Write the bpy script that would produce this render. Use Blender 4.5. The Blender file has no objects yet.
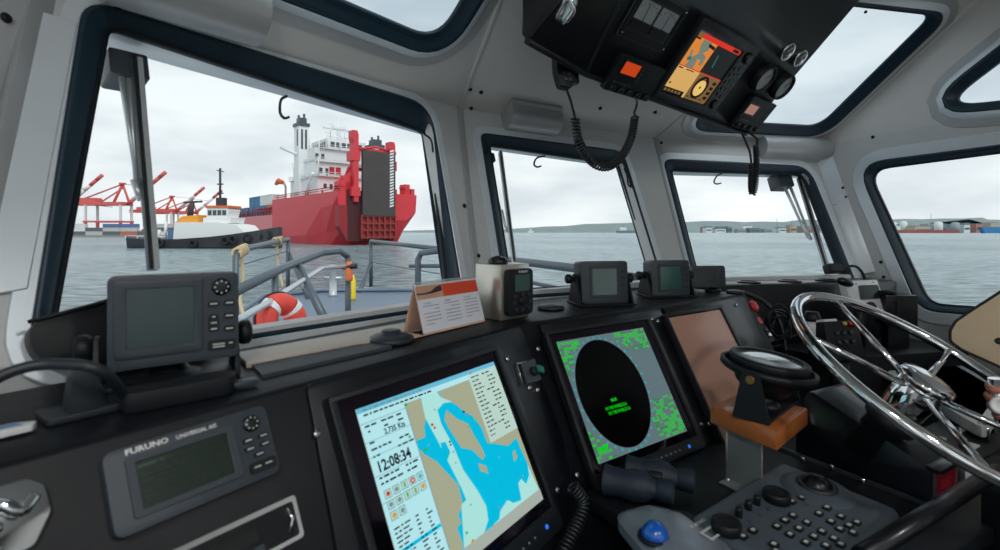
import bpy, bmesh, math, random
from mathutils import Vector, Matrix
from mathutils.geometry import tessellate_polygon
random.seed(7)
SC = bpy.context.scene
COL = SC.collection
EYE = 1.5                      # eye height above the wheelhouse floor
FOC, HX, HY = 500.0, 500.0, 232.0   # focal length in pixels, principal column, horizon row
UP = Vector((0, 0, 1))
R = math.radians

def V(*a): return Vector(a)
def ray(x, y): return Vector(((x-HX)/FOC, 1.0, (HY-y)/FOC))
def at(x, y, d): return ray(x, y)*d
def atz(x, y, z):
    r = ray(x, y); return r*(z/r.z)
def az(a): return Vector((math.sin(R(a)), math.cos(R(a)), 0))

class Fr:
    """a working plane: origin, u to the right, v up, n = u x v"""
    def __init__(s, o, u, v):
        s.o = Vector(o); s.u = Vector(u).normalized()
        v = Vector(v); s.v = (v - s.u*v.dot(s.u)).normalized(); s.n = s.u.cross(s.v)
    def p(s, a, b, c=0.0): return s.o + s.u*a + s.v*b + s.n*c
    def px(s, x, y, w=0.0):
        r = ray(x, y); t = (s.o + s.n*w).dot(s.n)/r.dot(s.n); q = r*t - s.o
        return (q.dot(s.u), q.dot(s.v))
    def pts(s, l, w=0.0): return [s.px(x, y, w) for x, y in l]
    def moved(s, a, b, c=0.0): return Fr(s.p(a, b, c), s.u, s.v)
    def rot(s, deg):
        c, k = math.cos(R(deg)), math.sin(R(deg))
        return Fr(s.o, s.u*c + s.v*k, s.v*c - s.u*k)

def rnd(pts, r, seg=5):
    """round the corners of a 2D polygon; r one radius or a list"""
    n = len(pts); out = []
    rs = r if isinstance(r, (list, tuple)) else [r]*n
    for i in range(n):
        p = Vector(pts[i]); a = Vector(pts[i-1]); b = Vector(pts[(i+1) % n])
        da = (a-p); db = (b-p); la, lb = da.length, db.length
        if rs[i] <= 0: out += [tuple(p)]*1 if rs[i] == 0 else []; continue
        da /= la; db /= lb
        ang = math.acos(max(-1, min(1, da.dot(db))))
        t = min(rs[i]/math.tan(ang/2), la*.48, lb*.48)
        A = p + da*t; B = p + db*t
        for k in range(seg+1):
            f = k/seg
            q = A*(1-f)**2 + p*2*f*(1-f) + B*f*f
            out.append((q.x, q.y))
    return out
def rect(a0, b0, a1, b1): return [(a0, b0), (a1, b0), (a1, b1), (a0, b1)]
def circ(a, b, r, n=24, rb=None):
    rb = rb or r
    return [(a+r*math.cos(2*math.pi*k/n), b+rb*math.sin(2*math.pi*k/n)) for k in range(n)]
def inset(pts, k):
    """move a (rounded) outline towards its centre by about k"""
    n = len(pts); out = []
    area = sum(pts[i-1][0]*pts[i][1]-pts[i][0]*pts[i-1][1] for i in range(n))
    sg = 1 if area > 0 else -1
    for i in range(n):
        a = Vector(pts[i-1]); b = Vector(pts[(i+1) % n]); t = (b-a)
        if t.length < 1e-9: out.append(pts[i]); continue
        t.normalize(); nn = Vector((-t.y, t.x))*sg
        q = Vector(pts[i])+nn*k; out.append((q.x, q.y))
    return out

class MB:
    def __init__(s): s.v = []; s.f = []; s.m = []; s.sm = []
    def add(s, vs, fs, m=0, smooth=False):
        b = len(s.v); s.v += [Vector(q) for q in vs]
        for f in fs: s.f.append([b+i for i in f]); s.m.append(m); s.sm.append(smooth)
        return s
    def prism(s, F, poly, w0, w1, m=0, holes=(), smooth=False, taper=0.0):
        loops = [list(poly)] + [list(h) for h in holes]
        flat = [q for l in loops for q in l]
        tris = tessellate_polygon([[Vector((q[0], q[1], 0)) for q in l] for l in loops]) if (holes or len(poly) > 4) else None
        top = [F.p(q[0], q[1], w1) for q in (flat if not taper else [q for l in loops for q in inset(l, taper)])]
        bot = [F.p(q[0], q[1], w0) for q in flat]
        n = len(flat)
        area = sum(poly[i-1][0]*poly[i][1]-poly[i][0]*poly[i-1][1] for i in range(len(poly)))
        if tris is None: tris = [tuple(range(n))]
        fs = []
        for t in tris:
            fs.append(list(t)); fs.append([i+n for i in t])
        s.add(bot+top, fs, m)
        b = len(s.v)-2*n; o = 0
        for l in loops:
            k = len(l)
            for i in range(k):
                j = (i+1) % k
                s.f.append([b+o+i, b+o+j, b+n+o+j, b+n+o+i]); s.m.append(m); s.sm.append(smooth)
            o += k
        return s
    def flat(s, F, poly, w, m=0, holes=()):
        loops = [list(poly)] + [list(h) for h in holes]
        flat = [q for l in loops for q in l]
        tris = tessellate_polygon([[Vector((q[0], q[1], 0)) for q in l] for l in loops])
        vs = [F.p(q[0], q[1], w) for q in flat]
        fs = []
        for t in tris:
            a, b, c = [vs[i] for i in t]
            fs.append(list(t) if (b-a).cross(c-a).dot(F.n) > 0 else list(t)[::-1])
        return s.add(vs, fs, m)
    def band(s, F, A, wa, B, wb, m=0, smooth=True):
        n = len(A)
        vs = [F.p(q[0], q[1], wa) for q in A]+[F.p(q[0], q[1], wb) for q in B]
        return s.add(vs, [[i, (i+1) % n, n+(i+1) % n, n+i] for i in range(n)], m, smooth)
    def box(s, F, a0, a1, b0, b1, c0, c1, m=0):
        return s.prism(F, rect(a0, b0, a1, b1), c0, c1, m)
    def tube(s, pts, r, n=8, m=0, cap=True, closed=False):
        pts = [Vector(q) for q in pts]; k = len(pts)
        rs = r if isinstance(r, (list, tuple)) else [r]*k
        vs = []; ref = None
        for i in range(k):
            if closed: t = pts[(i+1) % k]-pts[i-1]
            else: t = pts[min(i+1, k-1)]-pts[max(i-1, 0)]
            if t.length < 1e-9: t = Vector((0, 0, 1))
            t.normalize()
            if ref is None:
                ref = t.orthogonal().normalized()
            ref = (ref - t*ref.dot(t))
            ref = ref.normalized() if ref.length > 1e-6 else t.orthogonal().normalized()
            bn = t.cross(ref)
            for j in range(n):
                a = 2*math.pi*j/n
                vs.append(pts[i]+(ref*math.cos(a)+bn*math.sin(a))*rs[i])
        fs = []
        for i in range(k if closed else k-1):
            i2 = (i+1) % k
            for j in range(n):
                fs.append([i*n+j, i*n+(j+1) % n, i2*n+(j+1) % n, i2*n+j])
        s.add(vs, fs, m, True)
        if cap and not closed:
            b = len(s.v)-len(vs)
            s.f += [[b+j for j in range(n)][::-1], [b+(k-1)*n+j for j in range(n)]]; s.m += [m, m]; s.sm += [False, False]
        return s
    def lathe(s, o, axis, prof, n=24, m=0, smooth=True, ref=None, cap=True):
        """prof: (radius, height along axis)"""
        axis = Vector(axis).normalized(); e = (Vector(ref) if ref else axis.orthogonal())
        e = (e-axis*e.dot(axis)).normalized(); g = axis.cross(e); o = Vector(o)
        vs = []
        for (r, h) in prof:
            for j in range(n):
                a = 2*math.pi*j/n
                vs.append(o+axis*h+(e*math.cos(a)+g*math.sin(a))*max(r, 1e-5))
        fs = []
        for i in range(len(prof)-1):
            for j in range(n):
                fs.append([i*n+j, i*n+(j+1) % n, (i+1)*n+(j+1) % n, (i+1)*n+j])
        s.add(vs, fs, m, smooth)
        if cap:
            b = len(s.v)-len(vs)
            for i, rev in ((0, True), (len(prof)-1, False)):
                if prof[i][0] > 1e-4:
                    l = [b+i*n+j for j in range(n)]
                    s.f.append(l[::-1] if rev else l); s.m.append(m); s.sm.append(False)
        return s
    def ball(s, o, r, n=16, m=0, sc=(1, 1, 1), F=None):
        F = F or Fr((0, 0, 0), (1, 0, 0), (0, 1, 0)); k = n//2
        vs = []
        for i in range(k+1):
            th = math.pi*i/k
            for j in range(n):
                a = 2*math.pi*j/n
                vs.append(Vector(o)+F.u*(r*sc[0]*math.sin(th)*math.cos(a))+F.v*(r*sc[1]*math.sin(th)*math.sin(a))+F.n*(r*sc[2]*math.cos(th)))
        fs = [[i*n+j, i*n+(j+1) % n, (i+1)*n+(j+1) % n, (i+1)*n+j] for i in range(k) for j in range(n)]
        return s.add(vs, fs, m, True)
    def loft(s, rings, m=0, smooth=False, cap=True, closed=True):
        n = len(rings[0]); vs = [q for r_ in rings for q in r_]
        fs = []
        for i in range(len(rings)-1):
            for j in range(n if closed else n-1):
                fs.append([i*n+j, i*n+(j+1) % n, (i+1)*n+(j+1) % n, (i+1)*n+j])
        if cap: fs += [list(range(n))[::-1], [(len(rings)-1)*n+j for j in range(n)]]
        return s.add(vs, fs, m, smooth)
    def text(s, F, txt, a, b, h, w=.0006, m=0, sx=1.0, align='LEFT', bold=0.0):
        c = bpy.data.curves.new('lettering', 'FONT'); c.body = txt; c.size = 1; c.align_x = align
        c.resolution_u = 2; c.offset = bold
        ob = bpy.data.objects.new('lettering', c)
        me = ob.to_mesh()
        k = h/.7
        vs = [F.p(a+q.co.x*k*sx, b+q.co.y*k, w) for q in me.vertices]
        fs = [list(f.vertices) for f in me.polygons]
        ob.to_mesh_clear(); bpy.data.objects.remove(ob); bpy.data.curves.remove(c)
        return s.add(vs, fs, m)

def setp(o, label=None, cat=None, group=None, kind=None):
    if label: o['label'] = label
    if cat: o['category'] = cat
    if group: o['group'] = group
    if kind: o['kind'] = kind
    return o
def rootloc(o):
    return Vector(o['_o']) if '_o' in o else Vector((0, 0, 0))
ORG = {}
def build(name, mb, mats, parent=None, bevel=0, seg=2, label=None, cat=None, group=None, kind=None, org=None, angle=35, smooth_all=False, recalc=True):
    """one mesh object; vertices are given in eye coordinates"""
    me = bpy.data.meshes.new(name)
    if parent is not None: o0 = ORG[parent.name]
    elif org is not None: o0 = Vector(org)
    else:
        lo = Vector([min(q[i] for q in mb.v) for i in range(3)]); hi = Vector([max(q[i] for q in mb.v) for i in range(3)])
        o0 = (lo+hi)/2; o0.z = lo.z
    bm = bmesh.new()
    vs = [bm.verts.new(q-o0) for q in mb.v]
    for f, m, sm in zip(mb.f, mb.m, mb.sm):
        try: fc = bm.faces.new([vs[i] for i in f])
        except ValueError: continue
        fc.material_index = m; fc.smooth = sm
    bmesh.ops.remove_doubles(bm, verts=bm.verts, dist=1e-6)
    if recalc: bmesh.ops.recalc_face_normals(bm, faces=bm.faces)
    if bevel:
        es = [e for e in bm.edges if len(e.link_faces) == 2 and e.calc_face_angle(0) > R(angle)]
        bmesh.ops.bevel(bm, geom=es, offset=bevel, segments=seg, affect='EDGES', profile=.5, clamp_overlap=True)
        for f in bm.faces: f.smooth = True
    if smooth_all:
        for f in bm.faces: f.smooth = True
    bm.to_mesh(me); bm.free()
    if bevel or smooth_all:
        try: me.set_sharp_from_angle(angle=R(40))
        except Exception: pass
    for m in (mats if isinstance(mats, (list, tuple)) else [mats]): me.materials.append(m)
    o = bpy.data.objects.new(name, me); COL.objects.link(o)
    if parent is not None: o.parent = parent
    else: o.location = o0+Vector((0, 0, EYE))
    ORG[o.name] = o0
    setp(o, label, cat, group, kind)
    return o
def thing(name, label, cat, org, group=None, kind=None):
    o = bpy.data.objects.new(name, None); COL.objects.link(o); o.empty_display_size = .05
    ORG[o.name] = Vector(org); o.location = Vector(org)+Vector((0, 0, EYE))
    return setp(o, label, cat, group, kind)
def copy_thing(o, delta, label=None):
    """a copy of a thing and of its parts and sub-parts, moved by delta"""
    def cp(q, par):
        c = q.copy(); COL.objects.link(c); ORG[c.name] = ORG[q.name]
        if par is not None: c.parent = par
        for ch in q.children: cp(ch, c)
        return c
    c = cp(o, None); c.location = o.location+Vector(delta); ORG[c.name] = ORG[o.name]+Vector(delta)
    if label: c['label'] = label
    return c

# ---------------------------------------------------------------- materials
def mat(name, col, rough=.5, metal=0.0, spec=.5, var=.08, scale=30.0, bump=0.0, coat=0.0, emit=None, es=1.0, tint=None, rvar=.1):
    m = bpy.data.materials.new(name); m.use_nodes = True
    nt = m.node_tree; b = nt.nodes['Principled BSDF']
    tc = nt.nodes.new('ShaderNodeTexCoord'); nz = nt.nodes.new('ShaderNodeTexNoise')
    nz.inputs['Scale'].default_value = scale; nz.inputs['Detail'].default_value = 4
    nt.links.new(tc.outputs['Object'], nz.inputs['Vector'])
    mx = nt.nodes.new('ShaderNodeMix'); mx.data_type = 'RGBA'
    mx.inputs[6].default_value = (*[c*(1-var) for c in col], 1); mx.inputs[7].default_value = (*[min(1, c*(1+var)) for c in col], 1)
    nt.links.new(nz.outputs['Fac'], mx.inputs[0]); nt.links.new(mx.outputs[2], b.inputs['Base Color'])
    mr = nt.nodes.new('ShaderNodeMapRange')
    mr.inputs['To Min'].default_value = max(.02, rough*(1-rvar)); mr.inputs['To Max'].default_value = min(1, rough*(1+rvar))
    nt.links.new(nz.outputs['Fac'], mr.inputs['Value']); nt.links.new(mr.outputs['Result'], b.inputs['Roughness'])
    b.inputs['Metallic'].default_value = metal; b.inputs['Specular IOR Level'].default_value = spec
    b.inputs['Coat Weight'].default_value = coat
    if tint: b.inputs['Specular Tint'].default_value = (*tint, 1)
    if emit: b.inputs['Emission Color'].default_value = (*emit, 1); b.inputs['Emission Strength'].default_value = es
    if bump:
        bp = nt.nodes.new('ShaderNodeBump'); bp.inputs['Strength'].default_value = bump; bp.inputs['Distance'].default_value = .002
        nt.links.new(nz.outputs['Fac'], bp.inputs['Height']); nt.links.new(bp.outputs['Normal'], b.inputs['Normal'])
    return m
def lin(r, g, b):
    f = lambda c: (c/255/12.92 if c <= 10 else ((c/255+.055)/1.055)**2.4)
    return (f(r), f(g), f(b))
def glow(name, rgb, s=1.0, gloss=True):
    """a lit screen colour behind glass"""
    c = lin(*rgb)
    m = mat(name, tuple(x*.04 for x in c), .25, emit=c, es=s, var=.03, spec=.15 if gloss else 0)
    return m
def glass(name, refl=.05, tint=(.97, .99, .99)):
    m = bpy.data.materials.new(name); m.use_nodes = True; nt = m.node_tree
    for q in list(nt.nodes):
        if q.type != 'OUTPUT_MATERIAL': nt.nodes.remove(q)
    out = [q for q in nt.nodes][0]
    t = nt.nodes.new('ShaderNodeBsdfTransparent'); t.inputs['Color'].default_value = (*tint, 1)
    g = nt.nodes.new('ShaderNodeBsdfGlossy'); g.inputs['Roughness'].default_value = .02
    fr = nt.nodes.new('ShaderNodeFresnel'); fr.inputs['IOR'].default_value = 1.25
    ml = nt.nodes.new('ShaderNodeMath'); ml.operation = 'MULTIPLY'; ml.inputs[1].default_value = refl/.05*.6
    nt.links.new(fr.outputs[0], ml.inputs[0])
    mx = nt.nodes.new('ShaderNodeMixShader')
    nt.links.new(ml.outputs[0], mx.inputs[0]); nt.links.new(t.outputs[0], mx.inputs[1]); nt.links.new(g.outputs[0], mx.inputs[2])
    nt.links.new(mx.outputs[0], out.inputs['Surface'])
    return m

M = {}
M['panel'] = mat('ceiling_paint', lin(204, 204, 201), .45, scale=14, var=.04)
M['panel2'] = mat('wall_paint', lin(194, 197, 198), .4, scale=14, var=.04)
M['silver'] = mat('silver_trim', lin(212, 221, 227), .32, .15, scale=9, var=.06)
M['cover'] = mat('grey_cover', lin(168, 172, 174), .35, .2, scale=12, var=.06)
M['rubber'] = mat('black_frame', lin(26, 50, 64), .42, spec=.4, scale=20)
M['seal'] = mat('seal_rubber', lin(14, 18, 22), .5)
M['black'] = mat('black_gelcoat', lin(15, 19, 25), .3, spec=.4, coat=.12, scale=10)
M['blackm'] = mat('black_satin', lin(18, 23, 28), .5, spec=.35, scale=40)
M['dteal'] = mat('dark_teal_case', lin(42, 54, 60), .45, scale=60)
M['conb'] = mat('console_black', lin(11, 15, 21), .48, spec=.28, scale=30)
M['blackt'] = mat('black_textured', lin(19, 22, 26), .6, scale=300, bump=.3)
M['housing'] = mat('grey_housing', lin(58, 66, 74), .45, scale=60)
M['housingd'] = mat('dark_housing', lin(38, 44, 50), .45, scale=60)
M['kbody'] = mat('keyboard_case', lin(72, 82, 90), .45, scale=60)
M['key'] = mat('dark_keys', lin(16, 19, 22), .4)
M['keymark'] = mat('key_marking', lin(190, 195, 190), .5)
M['white'] = mat('white_paint', lin(232, 234, 234), .4, var=.03)
M['steel'] = mat('brushed_steel', lin(200, 196, 186), .3, .85, scale=25, var=.1)
M['chrome'] = mat('polished_chrome', lin(225, 228, 230), .06, 1.0, var=.02)
M['screw'] = mat('screw_steel', lin(190, 190, 190), .25, .9)
M['lens'] = mat('screen_glass', lin(16, 22, 24), .08, spec=.6)
M['lcd'] = mat('lcd_off', lin(48, 66, 66), .18, spec=.5, scale=8)
M['lcdd'] = mat('lcd_dark', lin(34, 48, 42), .2, spec=.5, scale=8)
M['wood'] = mat('varnished_wood', lin(172, 100, 52), .3, coat=.3, scale=20)
M['cloth'] = mat('cream_upholstery', lin(226, 204, 172), .75, scale=25, var=.08, bump=.2)
M['skin'] = mat('skin', lin(190, 120, 100), .5, scale=50)
M['cable'] = mat('cable_sheath', lin(28, 33, 37), .4)
M['grey'] = mat('grey_rail', lin(92, 102, 110), .4, .3)
M['red'] = mat('red_paint', lin(190, 40, 42), .45)
M['pane'] = glass('window_glass'); M['panet'] = glass('tinted_roof_glass', tint=(.82, .87, .90))
# ---------------------------------------------------------------- the wheelhouse shell
RAKE = V(-.12, .35, 1)
PA, PB, PC, PD = V(-.497, 1.04, -.2), V(-.070, 1.590, -.2), V(.825, 2.17, -.2), V(1.729, 2.362, -.2)
hL = (PB-PA).normalized(); hM = (PC-PB).normalized(); hR = (PD-PC).normalized(); hS = az(160)
FL = Fr(PB, hL, RAKE); FM = Fr(PB, hM, RAKE); FR_ = Fr(PD, hR, RAKE); FS = Fr(PD, hS, RAKE)
ZT = .45          # where the raked windows meet the sloping roof
def up_to(p, z): return p + RAKE*(z-p.z)
SL = .70
def roof(p, h, slope):
    q = up_to(p, ZT); nh = V(h.y, -h.x, 0)     # inward
    return Fr(q, h, nh + UP*slope)
RL = roof(PB, hL, .70); RR = roof(PD, hR, .70); RS = roof(PD, hS, .70); RM = roof(PB, hM, .62)
_s = RR.p(.085, .82); _b = up_to(PD, ZT); RS = Fr(_b, hS, _s-_b)
def isect(F, G, H):
    a = Matrix((F.n, G.n, H.n)); return a.inverted() @ V(F.n.dot(F.o), G.n.dot(G.o), H.n.dot(H.o))
ZC = 1.15
FC = Fr((0, 0, ZC), (1, 0, 0), (0, -1, 0))     # flat middle of the ceiling, looking down
FZ = Fr((0, 0, -1.5), (1, 0, 0), (0, 1, 0))    # floor
def low(p): return up_to(p, -1.5) if False else V(p.x, p.y, -1.5)
# left end of the left window wall (this edge leans the other way)
EL_t = FL.p(*FL.px(36, 12)); EL_m = FL.p(*FL.px(-1, 178)); eld = (EL_m-EL_t)
EL_b = EL_t + eld*((-.2-EL_t.z)/eld.z); EL_c = EL_t + eld*((ZT-EL_t.z)/eld.z)
RW_c = EL_c + V(-.25, -2.3, 0); RW_b = V(EL_b.x-.25, EL_b.y-2.2, -.2)     # aft left corner
SA_b = PD + hS*4.0; SA_c = up_to(SA_b, ZT)                                # aft right corner

def rr(F, px, rad, w=0.0): return rnd(F.pts(px, w), rad, 6)
TH = .05
WIN = {}
def wall(name, F, corners, opening):
    mb = MB(); uv = []
    for c in corners:
        d = c-F.o; uv.append((d.dot(F.u), d.dot(F.v)))
    mb.prism(F, uv, -TH, 0, 0, [opening] if opening else [])
    return build(name, mb, M['panel2'], kind='structure')
def window(k, F, glasspx, openpx, gr, orr, gw=-.045):
    """black recessed frame, seal and the pane, set into the wall"""
    G = rr(F, glasspx, gr, gw); O = rr(F, openpx, orr)
    fb = MB()
    O2 = inset(O, -.004)
    fb.band(F, O2, .0, O2, .005); fb.band(F, O2, .005, inset(O, .006), .006); fb.band(F, inset(O, .006), .006, inset(G, -.006), gw+.012)
    fb.band(F, inset(G, -.006), gw+.012, G, gw+.008); fb.band(F, G, gw+.008, G, gw-.012); fb.band(F, G, gw-.012, inset(O, -.004), -TH-.012)
    fb.band(F, inset(O, -.004), -TH-.012, inset(O, -.004), .0)
    win = build('window_%d' % k, MB().flat(F, inset(G, -.004), gw), M['pane'], kind='structure', recalc=False)
    build('window_frame', fb, M['rubber'], win)
    sb = MB(); sb.band(F, inset(G, -.001), gw+.0085, inset(G, .005), gw+.0085); sb.band(F, inset(G, .005), gw+.0085, inset(G, .005), gw+.001)
    build('seal', sb, M['seal'], win)
    WIN[k] = win
    return O, G
def surround(k, F, outer, inner, w=.006, m='silver', name='trim_%d'):
    mb = MB(); mb.prism(F, outer, 0, w, 0, [inner])
    return build(name % k, mb, M[m], kind='structure', bevel=.002, seg=1)

gL = [(107, 27), (428, 133), (447, 300), (45, 361)]; oL = [(85, 1), (429, 106), (463, 304), (27, 373)]
OL, GL = window(1, FL, gL, oL, [.03, .05, .02, .03], [.06, .09, .03, .06])
gM = [(488, 145), (617, 164), (655, 282), (511, 291)]; oM = [(480, 134), (622, 152), (664, 288), (506, 299)]
OM, GM = window(2, FM, gM, oM, [.02, .03, .02, .02], [.03, .06, .03, .03])
gR = [(670, 170.5), (802, 175), (842, 279), (698, 280)]; oR = [(663, 160), (808, 167), (856, 286), (696, 288)]
OR, GR = window(3, FR_, gR, oR, [.02, .05, .02, .02], [.04, .10, .04, .03])
gS = [(868, 170), (1090, 141), (1090, 316), (930, 304)]; oS = [(857, 164), (1102, 133), (1102, 325), (920, 310)]
OS, GS = window(4, FS, gS, oS, [.07, .06, .06, .08], [.09, .07, .07, .10])

wall('wall_front_left', FL, [EL_b+V(0, 0, 0), PB, up_to(PB, ZT), EL_c], OL)
wall('wall_front', FM, [PB, PC, up_to(PC, ZT), up_to(PB, ZT)], OM)
wall('wall_front_right', FR_, [PC, PD, up_to(PD, ZT), up_to(PC, ZT)], OR)
# the right-hand side wall goes lower
lowS = [PD+RAKE*(-.5/1), SA_b+RAKE*(-.5/1), SA_c, up_to(PD, ZT)]
wall('wall_right', FS, lowS, OS)
# walls below the window sills
def plain_wall(name, pts, thick=-TH):
    n = (pts[1]-pts[0]).cross(pts[2]-pts[0]).normalized()
    F = Fr(pts[0], pts[1]-pts[0], pts[3]-pts[0]); uv = [((q-F.o).dot(F.u), (q-F.o).dot(F.v)) for q in pts]
    return F, uv
mb = MB()
for a, b in ((EL_b, PB), (PB, PC), (PC, PD)):
    F, uv = plain_wall('', [low(a), low(b), b, a]); mb.prism(F, uv, -TH, 0)
build('wall_front.001', mb, M['panel2'], kind='structure')
a, b = PD+RAKE*(-.5), SA_b+RAKE*(-.5)
F, uv = plain_wall('', [low(a), low(b), b, a]); build('wall_right.001', MB().prism(F, uv, -TH, 0), M['panel2'], kind='structure')
tri = [PD, low(PD), V(a.x, a.y, -1.5), a]
F, uv = plain_wall('', tri); build('wall_right.002', MB().prism(F, uv, -.04, 0), M['panel2'], kind='structure')
# left wall with its own side window, and the aft wall with three windows (behind the camera)
FLW = Fr(EL_b, (EL_b-RW_b), EL_c-EL_b)
def side(name, pts, holes_ab, k0):
    F, uv = plain_wall('', pts); mb = MB(); L_ = uv[1][0]; H_ = (uv[3][1]+uv[2][1])/2
    hs = [rnd(rect(L_*a0, H_*b0, L_*a1, H_*b1), .08) for a0, b0, a1, b1 in holes_ab]
    mb.prism(F, uv, -TH, 0, 0, hs); build(name, mb, M['panel2'], kind='structure')
    for i, h in enumerate(hs):
        wn = build('window_%d' % (k0+i), MB().flat(F, h, -.03), M['pane'], kind='structure', recalc=False)
        f = MB(); f.band(F, inset(h, -.0), .005, inset(h, .035), .004); f.band(F, inset(h, .035), .004, inset(h, .035), -.055); f.band(F, h, -.055, inset(h, .035), -.055); f.band(F, h, .005, h, -.055)
        build('window_frame', f, M['rubber'], wn)
side('wall_left', [low(RW_b), low(EL_b), EL_c, RW_c], [(.12, .64, .86, .93)], 8)
side('wall_rear', [low(SA_b), low(RW_b), RW_c, SA_c], [(.06, .52, .32, .92), (.37, .52, .63, .92), (.68, .52, .94, .92)], 9)

# ---- roof: sloping bands with skylights, then the flat middle
cLM = isect(RL, RM, FC); cMR = isect(RM, RR, FC); cRS = isect(RR, RS, FC)
bLM, bMR, bRS = up_to(PB, ZT), up_to(PC, ZT), up_to(PD, ZT)
nl = V(hL.y, -hL.x, 0)
RLW = Fr(EL_c, EL_c-RW_c, V((EL_c-RW_c).y, -(EL_c-RW_c).x, 0).normalized()+UP*.7)
cLW = isect(RL, RLW, FC)
cSA = SA_c + (cRS-bRS); cRW = V(cLW.x-.2, RW_c.y, ZC)
def ab(F, p): d = p-F.o; return (d.dot(F.u), d.dot(F.v))
# skylight outlines
def rectfrom(F, c, along, upv, da, dv):
    """corner pixel c; outline going da along the bottom edge and dv up the slope"""
    a0, b0 = F.px(*c); return [(a0, b0), (a0+da, b0), (a0+da, b0+dv), (a0, b0+dv)]
k1 = RL.px(441, 47); e1 = RL.px(469, 0); _d = ((e1[0]-k1[0])/(e1[1]-k1[1])); sky1 = [(k1[0]-.66, k1[1]), k1, (k1[0]+_d*.40, k1[1]+.40), (k1[0]-.60, k1[1]+.40)]; print('SKY1', k1, e1, _d)
q = RR.px(822, 130); q0 = RR.px(692, 127); q1 = RR.px(936, 19)
sky2 = [(q0[0], q[1]), q, q1, (-.50, q1[1])]
s3 = RS.pts([(941, 107), (1075, 93), (1140, -60), (938, 97)])
a0 = RS.px(936, 107); a1 = RS.px(1000, 99); a2 = RS.px(1000, 47)
sky3 = [RS.px(936, 107), RS.px(1090, 90), RS.px(1090, -10)]
skl = [(RL, [bLM, cLM, cLW, EL_c], rnd(sky1, .09, 7), 'L', 5), (RR, [bRS, cRS, cMR, bMR], rnd(sky2, [.06, .09, .05, .05], 7), 'R', 6), (RS, [bRS, cRS, cSA, SA_c], rnd(sky3, [.05, .06, .06], 7), 'S', 7)]
cb = MB()
for F, cs, G, nm, k in skl:
    O = inset(G, -.035)
    cb.prism(F, [ab(F, c) for c in cs], -.05, 0, 0, [O])
    fb = MB()
    fb.band(F, inset(O, -.003), -.05, inset(O, -.003), .012); fb.band(F, inset(O, -.003), .012, inset(O, .012), .010)
    fb.band(F, inset(O, .012), .010, inset(G, -.012), -.02); fb.band(F, inset(G, -.012), -.02, inset(G, -.002), -.018); fb.band(F, inset(G, -.002), -.018, inset(G, .003), -.03)
    fb.band(F, inset(G, .003), -.03, inset(O, -.003), -.055)
    w = build('window_%d' % k, MB().flat(F, inset(G, -.006), -.028), M['panet'], kind='structure', recalc=False)
    build('window_frame', fb, M['rubber'], w)
    lip = MB(); lip.band(F, inset(O, -.003), .013, inset(O, -.022), .011); lip.band(F, inset(O, -.022), .011, inset(O, -.030), .004)
    build('lip', lip, M['silver'], w)
    pb = MB(); pb.prism(F, inset(O, -.062), 0, .004, 0, [inset(O, -.02)])
    build('trim_%d' % (20+k), pb, M['cover'], kind='structure', bevel=.0015, seg=1)
for F, cs in ((RM, [bLM, bMR, cMR, cLM]), (RLW, [EL_c, cLW, cRW, RW_c])):
    cb.prism(F, [ab(F, c) for c in cs], -.05, 0)
rw = Fr(RW_c, SA_c-RW_c, (cRW-RW_c)); cb.prism(rw, [ab(rw, RW_c), ab(rw, SA_c), ab(rw, cSA), ab(rw, cRW)], -.05, 0)
cb.prism(FC, [ab(FC, c) for c in (cLW, cLM, cMR, cRS, cSA, cRW)], -.05, 0)
build('ceiling', cb, M['panel'], kind='structure')
FLO = [V(q.x, q.y, -1.5) for q in (RW_b, EL_b, PB, PC, PD+RAKE*(-.5), SA_b)]
build('floor', MB().prism(FZ, [(q.x, q.y) for q in FLO], -.05, 0), M['blackt'], kind='structure')

# ---- silver surrounds round the windows, mullion strips and roof seams
def surr(F, outerpx, rad, inner): return rnd(F.pts(outerpx), rad, 6)
sL = rnd(FL.pts([(39, 16), (269, 37), (450, 103), (471, 302), (-14, 240)]), [0.0, 0.0, .10, .01, 0], 6)
kL = inset(OL, -.005); kM = inset(OM, -.005); kR = inset(OR, -.005); kS = inset(OS, -.005)
def auto_surround(k, F, O, grow, m='silver'):
    mb = MB(); mb.prism(F, inset(O, -grow), 0, .007, 0, [inset(O, -.004)])
    return build('trim_%d' % k, mb, M[m], kind='structure', bevel=.002, seg=1)
auto_surround(1, FL, OL, .033); auto_surround(2, FM, OM, .034); auto_surround(3, FR_, OR, .04); auto_surround(4, FS, OS, .055)
# the flat plate left of the left window
pl = FL.pts([(38, 13), (77, 24), (27, 290), (-30, 300)])
build('trim_5', MB().prism(FL, pl, 0, .009), M['silver'], kind='structure', bevel=.002, seg=1)
def seam(k, a, b, nrm, wd=.016, th=.006, m='cover', ov=.0):
    F = Fr(a, b-a, nrm.cross(b-a)); L_ = (b-a).length
    if F.n.dot(nrm) < 0: F = Fr(a, b-a, -nrm.cross(b-a))
    mb = MB().box(F, 0, L_, -wd, wd, -.004, th)
    return build('trim_%d' % k, mb, M[m], kind='structure', bevel=.003)
seam(6, PB, bLM, (FL.n+FM.n)/2, .014); seam(7, PC, bMR, (FM.n+FR_.n)/2, .02); seam(8, PD, bRS, (FR_.n+FS.n)/2, .045, .03, 'silver')
seam(9, bLM, cLM, (RL.n+RM.n)/2, .007, .006, 'panel'); seam(10, bMR, cMR, (RM.n+RR.n)/2, .007, .006, 'panel'); seam(11, bRS, cRS, (RR.n+RS.n)/2, .01, .006, 'panel')
seam(12, EL_b, EL_c, (FL.n+V(.9, .3, 0))/2, .02, .012, 'cover')
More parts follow.
